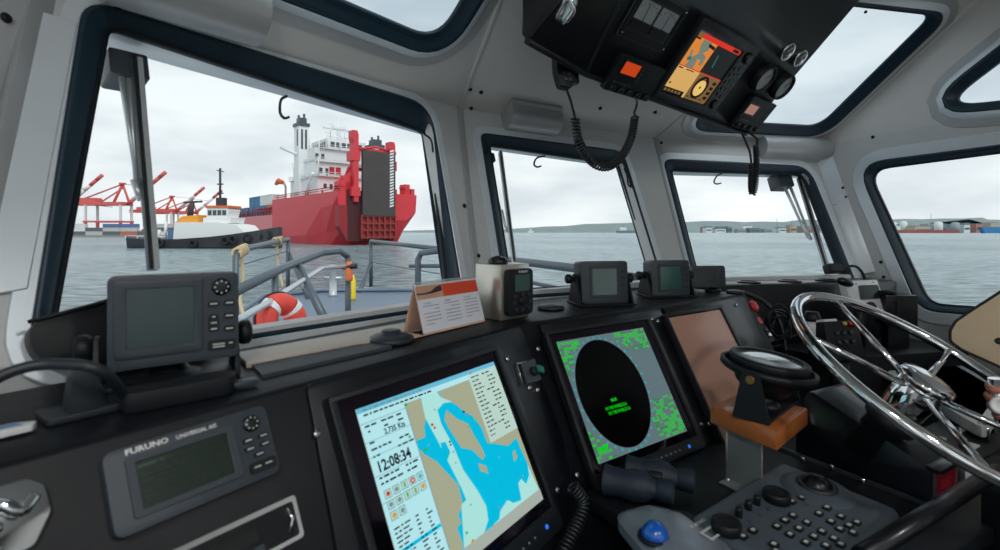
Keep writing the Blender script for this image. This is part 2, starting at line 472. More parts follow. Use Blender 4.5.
# cap screws, in pairs along the seams
sc = MB()
def stud(F, x, y, r=.0075):
    a, b = F.px(x, y); sc.lathe(F.p(a, b, 0), F.n, [(r, 0), (r, .004), (r*.7, .007), (r*.5, .0075)], 10)
for F, l in ((RL, [(470, 89)]), (RM, [(481, 92), (471, 108)]), (FM, [(478, 256), (486, 152), (657, 125), (667, 128)]), (FL, [(457, 106), (464, 206), (117, 9)]), (RM, [(600, 108), (655, 112)]),
             (FR_, [(661, 143), (664, 225), (672, 256), (835, 205)]), (FS, [(843, 188), (855, 235), (881, 262), (884, 277), (846, 197)]), (RS, [(873, 137), (866, 12)]), (RR, [(832, 141), (936, 50)])):
    for x, y in l: stud(F, x, y)
for x, y in ((5, 18), (25, 34), (17, 62)): stud(FLW, x, y, .009)
stw = Fr(EL_c, EL_b-EL_c, V(1, .2, 0))
build('trim_13', sc, M['blackm'], kind='structure')
# ---------------------------------------------------------------- outside: sea, shore, ship, tug, cranes, bow deck
SEA = -3.5
def wmat():
    m = bpy.data.materials.new('sea_water'); m.use_nodes = True; nt = m.node_tree; b = nt.nodes['Principled BSDF']
    tc = nt.nodes.new('ShaderNodeTexCoord')
    def noise(sc, det, ms):
        mp = nt.nodes.new('ShaderNodeMapping'); mp.inputs['Scale'].default_value = ms; nt.links.new(tc.outputs['Object'], mp.inputs[0])
        n = nt.nodes.new('ShaderNodeTexNoise'); n.inputs['Scale'].default_value = sc; n.inputs['Detail'].default_value = det; n.inputs['Roughness'].default_value = .6
        nt.links.new(mp.outputs[0], n.inputs['Vector']); return n
    n1 = noise(1.3, 9, (.4, 1.2, 1)); n2 = noise(.012, 4, (1, 1, 1))
    a = nt.nodes.new('ShaderNodeMix'); a.data_type = 'RGBA'; a.inputs[6].default_value = (*lin(62, 92, 100), 1); a.inputs[7].default_value = (*lin(172, 194, 196), 1)
    cr = nt.nodes.new('ShaderNodeValToRGB'); cr.color_ramp.elements[0].position = .40; cr.color_ramp.elements[1].position = .60
    ad = nt.nodes.new('ShaderNodeMix'); ad.data_type = 'RGBA'; ad.inputs[0].default_value = .35
    nt.links.new(n1.outputs['Fac'], ad.inputs[6]); nt.links.new(n2.outputs['Fac'], ad.inputs[7]); nt.links.new(ad.outputs[2], cr.inputs[0])
    nt.links.new(cr.outputs[0], a.inputs[0]); nt.links.new(a.outputs[2], b.inputs['Base Color'])
    b.inputs['Roughness'].default_value = .22; b.inputs['Specular IOR Level'].default_value = .3
    bp = nt.nodes.new('ShaderNodeBump'); bp.inputs['Strength'].default_value = 1.0; bp.inputs['Distance'].default_value = .8
    nt.links.new(n1.outputs['Fac'], bp.inputs['Height']); nt.links.new(bp.outputs['Normal'], b.inputs['Normal'])
    return m
M['sea'] = wmat()
FW = Fr((0, 0, SEA), (1, 0, 0), (0, 1, 0))
build('sea', MB().flat(FW, [(-6000, 4), (6000, 4), (9000, 9000), (-9000, 9000)], 0), M['sea'], kind='structure', recalc=False, org=(0, 0, SEA))
def FVERT(o, u): return Fr(o, u, (0, 0, 1))
def boxw(mb, o, u, x0, x1, y0, y1, z0, z1, m=0):
    """box in a local frame: u forward, left hand y, height z"""
    F = Fr(o, u, V(-u.y, u.x, 0)); return mb.box(F, x0, x1, y0, y1, z0, z1, m)
# far shore
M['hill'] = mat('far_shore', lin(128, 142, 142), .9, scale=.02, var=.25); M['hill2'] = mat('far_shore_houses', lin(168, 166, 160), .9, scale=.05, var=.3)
def hill(name, d, x0, x1, prof, m, depth=300):
    n = len(prof); mb = MB(); fr = []; bk = []
    for i, h in enumerate(prof):
        x = x0+(x1-x0)*i/(n-1)
        fr.append(V((x-HX)/FOC*d, d, SEA)); bk.append((V((x-HX)/FOC*d, d+depth*.5, (HY-h)/FOC*(d+depth*.5))))
    b3 = [q+V(0, depth, -20) for q in bk]
    mid = [f.lerp(b, .5)+V(0, 0, abs(b.z-f.z)*.18) for f, b in zip(fr, bk)]
    vs = fr+mid+bk+b3; fs = []
    for r_ in range(3):
        for i in range(n-1): fs.append([r_*n+i, r_*n+i+1, (r_+1)*n+i+1, (r_+1)*n+i])
    return build(name, mb.add(vs, fs, 0, True), m, kind='structure')
rg = random.Random(3)
def wob(a, b, n): return [a+(b-a)*i/(n-1)+rg.uniform(-.7, .7) for i in range(n)]
hill('hill', 2600, 380, 1010, wob(231, 229, 6)+[229, 228, 226.5, 226, 224, 223.5, 223, 222, 221.5, 222, 221, 221, 222, 221.5, 222]+wob(220, 218, 10), M['hill'])
hill('hill.001', 2300, 1000, 1400, wob(219, 222, 12), M['hill'])
hill('hill.002', 900, -260, 290, wob(228, 231, 14), M['hill'])
# buildings, tanks and moored ships along the far shore
cols = {'white': lin(214, 216, 214), 'tan': lin(176, 160, 142), 'grey': lin(150, 156, 160), 'brick': lin(168, 120, 108), 'slate': lin(110, 124, 134)}
BM = {k: mat('far_'+k, c, .7, scale=1) for k, c in cols.items()}
M['fwin'] = mat('far_windows', lin(70, 80, 88), .4)
def shed(x0, x1, ytop, ybot, d, c, label, gable=False, tank=False, cat='building', nm='waterfront_shed'):
    u = V(1, 0, 0); k = d/FOC; W_ = (x1-x0)*k; o = V((x0-HX)*k, d, SEA); h = (HY-ytop)*k-SEA; base = (HY-ybot)*k-SEA
    t = thing(nm, label, cat, o+V(W_/2, 0, 0), group='buildings on the far shore')
    if tank:
        mb = MB(); mb.lathe(o+V(W_/2, W_/2, 0), (0, 0, 1), [(W_/2, 0), (W_/2, h*.9), (W_*.3, h*.97), (.5, h)], 16); build('tank_shell', mb, BM[c], t); return
    mb = MB(); boxw(mb, o, u, 0, W_, 0, 40, 0, h*(.8 if gable else 1)); build('walls', mb, BM[c], t)
    rf = MB()
    if gable:
        F = Fr(o, (1, 0, 0), (0, 0, 1)); rf.prism(F, [(-W_*.02, h*.8), (W_*1.02, h*.8), (W_*.95, h), (W_*.05, h)], -41, 1)
    else: boxw(rf, o, u, -.5, W_+.5, -1, 41, h, h+.6)
    build('roof', rf, BM['slate' if c != 'slate' else 'grey'], t)
    wb = MB(); n = max(2, int(W_/14))
    boxw(wb, o, u, W_*.08, W_*.92, -.25, 0, h*.32, h*.52)
    build('window_band', wb, M['fwin'], t)
shed(706, 712, 226.5, 234, 2250, 'white', 'small white shed on the far shore, leftmost seen through the right-hand front window', True)
shed(716, 726, 228, 234, 2250, 'white', 'long low white warehouse on the far shore left of the window centre', True)
shed(738, 746, 229, 234, 2250, 'grey', 'grey shed at the waterline of the far shore, middle of the right-hand front window')
shed(750, 760, 228, 234, 2250, 'slate', 'slate-coloured shed on the far shore just right of the dangling coiled cord')
shed(806, 815, 228, 234, 2250, 'brick', 'brick-red block on the far shore beside the wiper arm')
shed(893, 899, 222, 233, 1900, 'white', 'white storage tank farthest left on the shore through the side window', tank=True)
shed(903, 909, 221, 233, 1900, 'white', 'white storage tank second from left on the shore through the side window', tank=True)
shed(938, 945, 221.5, 233, 1900, 'white', 'pale storage tank near the middle of the shore through the side window', tank=True)
shed(955, 962, 222, 233, 1900, 'grey', 'grey storage tank on the shore left of the blue ship', tank=True)
shed(915, 932, 226, 233, 1850, 'tan', 'tan wharf building between storage tanks on the far shore')
rg = random.Random(21)
COLN = {'white': 'white', 'tan': 'tan', 'grey': 'grey', 'brick': 'brick-red', 'slate': 'dark slate'}
ORDN = 'first second third fourth fifth sixth seventh eighth ninth tenth eleventh twelfth'.split()
for i in range(11):
    x = 705+i*12.2+rg.uniform(-2, 2); c = rg.choice(list(COLN)); h_ = rg.uniform(1.5, 4.5); k_ = rg.uniform(4, 9)
    shed(x, x+k_, 231-h_-rg.uniform(0, 3), 233, 2380+i*3, c, '%s hillside house, %s from the left in the right-hand front window' % (COLN[c], ORDN[i]), i % 2 == 0, nm='hillside_house')
for i in range(9):
    x = 890+i*12.5+rg.uniform(-2, 2); c = rg.choice(list(COLN)); k_ = rg.uniform(5, 10)
    shed(x, x+k_, 226-rg.uniform(0, 3.5), 233, 2050+i*3, c, '%s building behind the storage tanks, %s from the left in the side window' % (COLN[c], ORDN[i]), i % 3 == 0, nm='dock_building')
def mast(x, yt, yb, d, label, nm='radio_mast', c='white'):
    k = d/FOC; o = V((x-HX)*k, d, SEA); h = (HY-yt)*k-SEA
    mb = MB(); mb.tube([o, o+V(0, 0, h)], [1.5, .7], 6); mb.tube([o+V(-3, 0, h*.8), o+V(3, 0, h*.8)], .5, 6)
    o_ = build(nm, mb, BM[c]); setp(o_, label, 'mast')
mast(931, 213, 233, 1850, 'tall thin white mast on the far shore through the side window', c='grey')
mast(777, 218, 234, 2250, 'thin grey mast on the far shore through the right-hand front window', c='grey')
mast(792, 219, 234, 2250, 'grey chimney on the far shore beside the hanging wiper arm', 'chimney_stack', 'slate')
def farship(x0, x1, yd, ybot, d, c, label, house, nm='moored_ship'):
    k = d/FOC; L_ = (x1-x0)*k; o = V((x0-HX)*k, d, SEA); h = (HY-yd)*k-SEA
    t = thing(nm, label, 'ship', o+V(L_/2, 0, 0)); F = Fr(o, (1, 0, 0), (0, 0, 1))
    build('hull', MB().prism(F, [(L_*.03, 0), (L_*.95, 0), (L_, h), (0, h)], -14, 0), c, t, recalc=True)
    mb = MB(); a, b, hh = house; mb.box(F, L_*a, L_*b, h, h*hh, -12, -2); mb.box(F, L_*(a+.02), L_*(b-.03), h*hh, h*(hh+.25), -10, -4); build('deckhouse', mb, BM['white'], t)
    mb = MB(); mb.box(F, L_*(a+.3*(b-a)), L_*(b-.35*(b-a)), h*(hh+.25), h*(hh+.7), -8, -6); build('funnel', mb, BM['slate'], t)
M['farblue'] = mat('blue_ship', lin(40, 120, 170), .6); M['farred'] = mat('rust_hull', lin(150, 80, 78), .6)
farship(982, 1090, 227, 233, 1500, M['farblue'], 'blue ship moored by the far shore at the edge of the side window', (.7, .85, 1.8))
farship(896, 960, 230, 233, 1600, M['farred'], 'long low rust-red hull moored below the storage tanks', (.02, .08, 2.2))
farship(617, 650, 230.5, 233, 1500, BM['slate'], 'dark low ship on the water through the middle front window', (.1, .3, 2.0))
farship(528, 534, 230.8, 233, 1500, BM['white'], 'tiny white boat far off through the middle front window', (.3, .6, 1.8), 'distant_boat')

# ---- port quay on the left with red gantry cranes and stacked containers
M['crane'] = mat('crane_haze_red', lin(212, 98, 94), .5, scale=.3, var=.06); M['cranew'] = mat('crane_white', lin(226, 222, 222), .5); M['quay'] = mat('quay_concrete', lin(146, 146, 142), .9, scale=.2, var=.12)  # crane red is paled: distance haze put into its colour
QD = 360.0
def qx(x): return (x-HX)/FOC*QD
mb = MB(); boxw(mb, V(0, QD-6, 0), V(1, 0, 0), qx(-40), qx(282), 0, 80, SEA, SEA+1.2); build('quay', mb, M['quay'], kind='structure')
def gantry(x, label, s=1.0, dy=0.0, boom_up=(98, 150), hcol=0):
    """ship-to-shore crane, rails across the view; px x of its middle"""
    k = QD/FOC; o = V(qx(x)*(QD+12+dy)/QD, QD+12+dy, SEA+1.2); t = thing('gantry_crane', label, 'crane', o, group='red gantry cranes on the quay')
    W_ = 42*s; D_ = 18*s; H_ = 36*s; T_ = 62*s
    for i, (sx, sy) in enumerate(((-1, 0), (1, 0), (-1, 1), (1, 1))):
        mb = MB(); p = o+V(sx*W_/2, sy*D_, 0)
        boxw(mb, p, V(1, 0, 0), -1.1*s, 1.1*s, -.9, .9, 0, H_*.45, 0); boxw(mb, p, V(1, 0, 0), -.9*s, .9*s, -.8, .8, H_*.45, H_, 1)
        build('leg', mb, [M['crane'], M['cranew']], t)
    mb = MB()
    for y in (0, D_):
        boxw(mb, o+V(0, y, 0), V(1, 0, 0), -W_*.55, W_*.55, -1, 1, H_*.42, H_*.48); boxw(mb, o+V(0, y, 0), V(1, 0, 0), -W_*.6, W_*.55, -1, 1, 2, 4.5)
    boxw(mb, o, V(1, 0, 0), -W_*1.1, W_*.55, 0, D_, H_, H_+2.4)
    build('portal_beam', mb, M['crane'], t)
    mb = MB(); boxw(mb, o, V(1, 0, 0), -W_*.9, -W_*.3, 2, D_-2, H_+2.4, H_+9*s); build('machinery_house', mb, M['crane'], t)
    mb = MB(); mb.tube([o+V(W_*.1, D_/2, H_), o+V(W_*.4, D_/2, T_)], 1.5*s, 6); mb.tube([o+V(W_*.62, D_/2, H_), o+V(W_*.4, D_/2, T_)], 1.3*s, 6)
    mb.tube([o+V(-W_*.8, D_/2, H_+7*s), o+V(W_*.4, D_/2, T_)], .9*s, 6); mb.tube([o+V(-W_*.3, D_/2, H_+2*s), o+V(W_*.4, D_/2, T_-3)], .9*s, 6)
    boxw(mb, o+V(W_*.4, D_/2, T_), V(1, 0, 0), -2.4*s, 2.4*s, -2, 2, -.3, 1.6*s)
    build('apex_frame', mb, M['crane'], t)
    mb = MB(); b0 = o+V(W_*.55, D_/2, H_+1); b1 = b0+V(46*s, 0, 46*s*.85); n = 6
    for i in range(n):
        p, q = b0.lerp(b1, i/n), b0.lerp(b1, (i+1)/n); mb.tube([p, q], 2.3*s, 6, 0 if i in (0, 4, 5) else 1, cap=True)
    build('boom', mb, [M['crane'], M['cranew']], t)
    mb = MB(); mb.tube([o+V(W_*.4, D_/2, T_), b0.lerp(b1, .55)], .3*s, 5); mb.tube([o+V(-W_*1.0, D_/2, H_+2), o+V(W_*.1, D_/2, T_*.55)], .4*s, 5); build('stay', mb, M['crane'], t)
    return t
gantry(103, 'red gantry crane nearest the window edge, boom raised behind the wiper',   .62)
gantry(158, 'red gantry crane standing directly behind the tug, boom raised', .50, 30)
gantry(179, 'red gantry crane farther along the quay, seen over the tug wheelhouse', .50, 60)
gantry(42, 'red gantry crane half hidden by the window pillar', .62, 20)
mb = MB()
CC = [mat('box_blue', lin(92, 116, 158), .6), mat('box_grey', lin(190, 190, 188), .6), mat('box_rust', lin(186, 112, 92), .6), mat('box_white', lin(222, 222, 220), .6), mat('box_dark', lin(96, 106, 112), .6)]
def container(o, u, L_, W_, H_, m, label, group, nm='shipping_container'):
    t = thing(nm, label, 'container', o, group=group)
    mb = MB(); boxw(mb, o, u, 0, L_, 0, W_, 0, H_)
    n = max(4, int(L_/1.1))
    for i in range(n): boxw(mb, o, u, L_*(i+.2)/n, L_*(i+.6)/n, -.06, 0, H_*.08, H_*.92); boxw(mb, o, u, L_*(i+.2)/n, L_*(i+.6)/n, W_, W_+.06, H_*.08, H_*.92)
    build('box_body', mb, m, t)
    mb = MB()
    for y in (0, W_): boxw(mb, o, u, 0, L_, y-.1, y+.1, H_-.2, H_+.02)
    for x in (0, L_): boxw(mb, o, u, x-.1, x+.1, -.08, W_+.08, 0, H_)
    build('corner_frame', mb, m, t); return t
rg = random.Random(11); names = ['blue', 'light grey', 'rust-coloured', 'white', 'dark grey']
ORD = 'first second third fourth fifth sixth seventh eighth ninth tenth eleventh twelfth thirteenth fourteenth fifteenth'.split(); rows = ['bottom', 'second', 'third']
for i in range(15):
    hgt = rg.choice((1, 2, 2, 3))
    for j in range(hgt):
        ci = rg.randrange(5)
        container(V(qx(64)+i*12.6*1.0, QD+3.5, SEA+1.2+j*2.75), V(1, 0, 0), 12.2, 2.5, 2.7, CC[ci],
                  '%s quay container, %s layer, %s column from the window pillar' % (names[ci], rows[j], ORD[i]), 'containers stacked on the quay')

# ---- the red ro-ro ship
SU = az(-42); SP = V(-SU.y, SU.x, 0)      # forward and port
S0 = atz(375, 245, 0) if False else at(375, HY, 140.0); S0.z = SEA
def sp(x, y, z): return S0+SU*x+SP*y+UP*z
M['shipred'] = mat('ship_red', lin(214, 56, 66), .45, scale=.15, var=.1); M['shipred2'] = mat('ship_red_dark', lin(150, 34, 40), .5, scale=.3, var=.15); M['shipink'] = mat('ship_faded_red', lin(226, 130, 134), .5, scale=.1, var=.05)
M['shipwhite'] = mat('ship_white', lin(232, 234, 234), .45, scale=.3, var=.03); M['rampg'] = mat('ramp_grey', lin(72, 66, 66), .7, scale=.25, var=.25); M['ramprust'] = mat('ramp_rusty_red', lin(146, 52, 50), .6, scale=.4, var=.3)
M['bluebox'] = mat('blue_container', lin(66, 122, 160), .55, scale=.5); M['orange'] = mat('orange_paint', lin(222, 108, 60), .5); M['boot'] = mat('boot_top', lin(170, 44, 52), .5)
ship = thing('cargo_ship', 'big red ro-ro cargo ship with its stern ramp raised, seen through the large left window', 'ship', sp(60, 0, 0))
DK = 14.3
secs = [(-3.2, 11.6, DK, 10.6, DK-4.4), (0, 12, DK, 9.0, 4), (6, 12, DK, 10.5, 3), (18, 12, DK, 11.6, 2), (48, 12, DK, 12, 2)]
rings = []
for x, b, z1, b2, z2 in ((-2.5, 12, DK, 11.7, DK-5.2), (.6, 12, DK, 9.6, 4.2), (8, 12, DK, 10.8, 3.4), (20, 12, DK, 11.8, 2.5), (49, 12, DK, 12, 2)):
    bw = max(b2-3.0, 5.5) if x < 1 else b2-.8
    zb = z2-2.2 if x < 0 else -1
    rings.append([sp(x, b, z1), sp(x, b, (z1+z2)/2+1.5), sp(x, b2, z2), sp(x, bw, zb), sp(x, -bw, zb), sp(x, -b2, z2), sp(x, -b, (z1+z2)/2+1.5), sp(x, -b, z1)])
hb = MB(); hb.loft(rings, 0, False)
build('hull', hb, M['shipred'], ship, recalc=True)
rings = []
for x, b, z1 in ((49, 12, DK-5.0), (80, 12, DK-5.0), (115, 10.5, DK-4.6), (132, 6, DK-3.5), (146, .6, DK-2)):
    rings.append([sp(x, b, z1), sp(x, b*.97, 2), sp(x, b*.85, -1), sp(x, -b*.85, -1), sp(x, -b*.97, 2), sp(x, -b, z1)])
build('fore_hull', MB().loft(rings), M['shipink'], ship)
# bulwark rails and openings on the long fore deck
mb = MB()
for i in range(24): mb.tube([sp(52+i*3.2, 12, DK-5), sp(52+i*3.2, 12, DK-2.6)], .22, 5)
mb.tube([sp(50, 12, DK-2.6), sp(127, 10, DK-2.6)], .25, 5); mb.tube([sp(50, 12, DK-3.8), sp(127, 10, DK-3.8)], .16, 5)
build('deck_rail', mb, M['shipred2'], ship)
mb = MB(); FS_ = Fr(sp(-2.6, 0, 0), -SP, UP)     # stern face, u to starboard
# port quarter recess where the stern door stands
mb.box(FS_, -9.6, 4.2, 1.0, DK+.3, -.4, .25); build('door_recess', mb, mat('door_recess_dark', lin(74, 30, 32), .7, scale=.4, var=.3), ship)
mb = MB(); mb.prism(FS_, [(-9.6, 1.0), (-11.9, 5.0), (-11.9, 9), (-9.6, 7.4)], -2, .5); mb.prism(FS_, [(-9.6, 7.4), (-11.9, 9.0), (-11.9, 10.6), (-9.6, 10.6)], -2, .3, 0)
build('stern_knuckle', mb, M['shipred2'], ship)
mb = MB(); mb.prism(FS_, rect(-5.8, DK-6.4, 4.0, 25.4), .8, 1.7); build('ramp', mb, M['rampg'], ship)
mb = MB()
for i in range(20): mb.prism(FS_, [(2.2, DK-4+i*.8), (3.4, DK-3.6+i*.8), (3.4, DK-3.15+i*.8), (2.2, DK-3.55+i*.8)], 1.7, 1.78)
build('stripe_marking', mb, M['shipwhite'], ship)
mb = MB(); mb.box(FS_, -6.2, 4.4, 1.6, DK-6.4, .4, .8)
for i in range(7): mb.box(FS_, -6.2+i*1.7, -5.8+i*1.7, 1.6, DK-6.2, .8, 1.5)
for j in range(4): mb.box(FS_, -6.2, 4.4, 1.8+j*1.9, 2.25+j*1.9, .8, 1.4)
build('ramp_frame', mb, M['ramprust'], ship)
for x, mm, h in ((-7.4, 'shipred', 30.4), (3.6, 'shipred', 28.6)):
    mb = MB(); mb.prism(FS_, [(x-.65, 11.5), (x+.65, 11.5), (x+.65, h-1), (x+.3, h), (x-1.0, h), (x-1.0, h-2.0), (x-.65, h-3.2)], -1.5, 1.2); mb.box(FS_, x-1.3, x+1.0, h-8, h-5.4, -2, 1.4); mb.box(FS_, x-1.5, x+1.1, 13, 15.4, -3, 1.4)
    build('ramp_tower', mb, M[mm], ship)
mb = MB(); mb.box(FS_, -7.2, 5, 25.2, 26.2, -1.5, .2); mb.box(FS_, -7.2, 5, 20, 20.8, -1.5, -.6); mb.tube([FS_.p(-7, 25.5, .1), FS_.p(-1, 26.8, .1), FS_.p(5, 25.6, .1)], .35, 6); build('tower_crossbeam', mb, M['shipred'], ship)
mb = MB()
for x0, x1, h in ((-11.6, -8.6, 16.8), (-9.8, -8.4, 18.6), (8.2, 9.8, 17.2), (10.2, 11.4, 16)): mb.box(FS_, x0, x1, DK, h, -3.2, -.2)
for x in (-10.6, 8.8): mb.tube([FS_.p(x, 16.3, -3), FS_.p(x, 16.3, 0)], .9, 8)
mb.tube([FS_.p(-10.5, DK, -2), FS_.p(-8.4, 20.5, -1.5), FS_.p(-7.6, 22, 0)], .4, 6); mb.tube([FS_.p(-11.2, DK, -4), FS_.p(-9.6, 18.6, -3)], .35, 6)
build('mooring_winch', mb, M['shipred'], ship)
mb = MB()
for x in (-3, 8, 20, 32, 44): mb.tube([sp(x, 11.8, DK), sp(x, 11.8, DK+1.2)], .12, 4)
mb.tube([sp(-3, 11.8, DK+1.2), sp(48, 11.8, DK+1.2)], .12, 4); mb.tube([sp(-3, 11.8, DK+.6), sp(48, 11.8, DK+.6)], .1, 4); build('bulwark_rail', mb, M['shipred2'], ship)
# white accommodation block
def sbox(mb, x0, x1, y0, y1, z0, z1, m=0): return mb.box(Fr(S0, SU, SP), x0, x1, y0, y1, z0, z1, m)
mb = MB(); sbox(mb, 14, 36, -11, 10.5, DK, DK+5.4); sbox(mb, 17, 35, -10, 10.0, DK+5.4, DK+10.0); sbox(mb, 20, 34, -9, 9.0, DK+10, DK+14.4); sbox(mb, 21, 33, -8, 5, DK+14.4, DK+17.8)
build('superstructure', mb, M['shipwhite'], ship)
mb = MB()
for z, x0, x1, y in ((DK+5.4, 13, 37, 11), (DK+10, 16, 36, 10), (DK+14.4, 19, 35, 8)):
    for xx in range(int(x0), int(x1), 2): mb.tube([sp(xx, y, z), sp(xx, y, z+1.1)], .09, 4)
    for k in (.55, 1.1): mb.tube([sp(x1, y, z+k), sp(x0, y, z+k), sp(x0, -11, z+k)], .09, 4)
    sbox(mb, x0, x1, -11, y, z-.12, z)
build('deck_railing', mb, M['shipwhite'], ship)
mb = MB()
for i in range(6): sbox(mb, 20.9, 21, -6.5+i*1.8, -5.2+i*1.8, DK+15.4, DK+16.9)
for i in range(6): sbox(mb, 22+i*1.7, 23.2+i*1.7, 4.9, 5.06, DK+15.4, DK+16.9)
for i in range(4): sbox(mb, 13.85, 14, -8+i*4, -7+i*4, DK+1, DK+3.2)
build('bridge_window', mb, M['fwin'], ship)
mb = MB()
for x, y in ((17, 9.05), (19, 9.05)): sbox(mb, x, x+1.4, y-.1, y+.15, DK+6, DK+8.2)
for y in (4.4, 2.4, -1.2): sbox(mb, 16.8, 17.0, y, y+1.5, DK+6.4, DK+8.6)
build('red_hatch', mb, M['red'], ship)
def funnel(x, y, z1, w):
    mb = MB(); sbox(mb, x, x+w*1.3, y, y+w, DK, z1, 0); sbox(mb, x-.3, x+w*1.3+.3, y-.3, y+w+.3, z1, z1+1.0, 1); sbox(mb, x+.4, x+w, y+.4, y+w-.4, z1+1, z1+2.6, 1)
    sbox(mb, x-.06, x, y+.5, y+1.1, z1-7, z1-1, 1); sbox(mb, x-.06, x, y+1.7, y+2.3, z1-7, z1-1, 1); sbox(mb, x+.6, x+1.5, y+w, y+w+.06, z1-6, z1-1, 1)
    mb.tube([sp(x+w*.4, y+w*.3, z1+1), sp(x+w*.4, y+w*.3, z1+4)], .4, 6, 1); mb.tube([sp(x+w*.8, y+w*.7, z1+1), sp(x+w*.8, y+w*.7, z1+3.6)], .4, 6, 1)
    build('funnel', mb, [M['shipwhite'], M['fwin']], ship)
funnel(26, 8.6, DK+21.5, 3.0); funnel(14, -10.4, DK+15.5, 3.6)
mb = MB(); mb.tube([sp(26, -1, DK+17), sp(26, -1, DK+26)], [.9, .35], 8); mb.tube([sp(26, -5, DK+22), sp(26, 4, DK+22)], .3, 6); mb.tube([sp(26, -4, DK+19.5), sp(26, 2.5, DK+19.5)], .3, 6); mb.tube([sp(28, -4, DK+15), sp(26, -1, DK+21)], .3, 6); sbox(mb, 25, 27, -3, 1, DK+22, DK+22.8)
for y in (-7, 4.5, 6.8): mb.tube([sp(30, y, DK+12), sp(30, y, DK+19)], .14, 5)
build('radar_mast', mb, M['shipwhite'], ship)
mb = MB(); rg = random.Random(4)
for x, y, z0, z1 in ((17, 9, DK+10, DK+16), (18, 6, DK+14.4, DK+19.5), (18.5, 2, DK+14.4, DK+18), (21.5, 3.6, DK+17.8, DK+23), (21.5, -1, DK+17.8, DK+21), (15, 10, DK+5.4, DK+11)):
    mb.tube([sp(x, y, z0), sp(x, y, z1)], .16, 5); mb.tube([sp(x, y-.8, z1-.6), sp(x, y+.8, z1-.6)], .1, 4)
build('antenna_pole', mb, M['shipwhite'], ship)
mb = MB()
for z in (DK+2.7, DK+7.6, DK+12.2): 
    for y in (8, 6.2): sbox(mb, (13.9 if z < DK+5 else 16.9 if z < DK+10 else 19.9), (14 if z < DK+5 else 17 if z < DK+10 else 20), y, y+.9, z-.9, z+.5)
mb.tube([sp(13.5, 9.5, DK), sp(16.5, 7.5, DK+5.4)], .2, 5); mb.tube([sp(16.5, 7, DK+5.4), sp(19.5, 4.5, DK+10)], .2, 5)
build('deck_door', mb, M['fwin'], ship)
mb = MB(); mb.tube([sp(44, 12.4, DK+5.0), sp(40, 12.8, DK+5.6), sp(38, 12.4, DK+5.0)], [.5, .95, .6], 8); build('lifeboat', mb, M['orange'], ship)
mb = MB(); mb.tube([sp(42, 10, DK), sp(42, 10, DK+4.2), sp(38.4, 12.2, DK+5.8)], .35, 6); mb.tube([sp(20, 11.2, DK), sp(19.6, 11.2, DK+3), sp(14, 12, DK+6)], .4, 6); mb.tube([sp(27, 11, DK+12.6), sp(33, 14.5, DK+15.4)], .5, 6)
build('davit', mb, M['shipwhite'], ship)
# containers on the fore deck, each lifted off on its own
for i, (x, y, k, mm, lb) in enumerate(((57, 7, 0, 'bluebox', 'lower blue container on the red ship beside the accommodation'), (57, 7, 1, None, 'upper white container on the red ship beside the accommodation'),
        (50.4, 7, 0, None, 'rust-red container on the red ship right next to the raised after hull'),
        (63.6, 7, 0, 'bluebox', 'lower blue container in the tallest blue stack on the red ship'), (63.6, 7, 1, 'bluebox', 'upper blue container in the tallest blue stack on the red ship'),
        (70.2, 7, 0, 'bluebox', 'lower blue container of the second blue stack on the red ship'), (70.2, 7, 1, 'bluebox', 'upper blue container of the second blue stack on the red ship'),
        (78, 7, 0, 'bluebox', 'lone blue container forward of the second stack on the red ship'), (86, 7, 0, 'bluebox', 'foremost lone blue container on the red ship'),
        (50.4, 7, 1, 'w', 'upper white container on the red ship above the rust-red one'))):
    m = M['bluebox'] if mm == 'bluebox' else (CC[3] if (mm == 'w' or k) else CC[2])
    container(sp(x, y, DK-5+k*3.6), SU, 6.1, 4.6, 3.5, m, lb, 'containers on the red ship')

# ---- harbour tug, bow to the right
TU = V(.995, -.1, 0); T0 = at(115.5, HY, 107); T0.z = SEA
def tp(x, y, z): return T0+TU*x+V(-TU.y, TU.x, 0)*y+UP*z
FT = Fr(T0, TU, V(-TU.y, TU.x, 0))
M['tughull'] = mat('tug_hull', lin(58, 60, 66), .6, scale=.6, var=.2); M['tugwhite'] = mat('tug_white', lin(236, 236, 234), .45); M['tyre'] = mat('tyre_rubber', lin(34, 35, 37), .8); M['amber'] = mat('tug_amber', lin(238, 160, 50), .5)
tug = thing('harbour_tug', 'black-hulled white harbour tug pushing against the side of the red ship', 'tugboat', tp(17, 4, 0))
rings = []
for x, b, h in ((0, 2.2, 2.5), (1.5, 3.8, 2.2), (9, 4.6, 1.9), (18, 4.8, 2.1), (26, 4.6, 3.0), (31, 3.4, 3.8), (34.4, .8, 4.6)):
    rings.append([tp(x, 4.8+b, h), tp(x, 4.8+b*.9, .3), tp(x, 4.8+b*.8, -.5), tp(x, 4.8-b*.8, -.5), tp(x, 4.8-b*.9, .3), tp(x, 4.8-b, h)])
build('hull', MB().loft(rings), M['tughull'], tug)
mb = MB(); mb.prism(Fr(tp(0, 4.8, 0), TU, UP), [(12, 1.9), (28.6, 3.0), (26.5, 5.0), (22, 5.6), (12.4, 5.6)], -3.3, 3.3); build('deckhouse', mb, M['tugwhite'], tug)
mb = MB(); mb.prism(Fr(tp(0, 4.8, 0), TU, UP), [(18.3, 5.5), (24.4, 5.4), (24.8, 6.6), (18.3, 6.6)], -2.4, 2.4); build('bridge_deck', mb, M['tugwhite'], tug)
wh = build('wheelhouse', MB().prism(Fr(tp(0, 4.8, 0), TU, UP), [(18.8, 6.6), (23.4, 6.6), (23.9, 8.2), (23.4, 8.8), (18.8, 8.8)], -2.0, 2.0), M['tugwhite'], tug)
mb = MB(); F_ = Fr(tp(0, 4.8, 0), TU, UP)
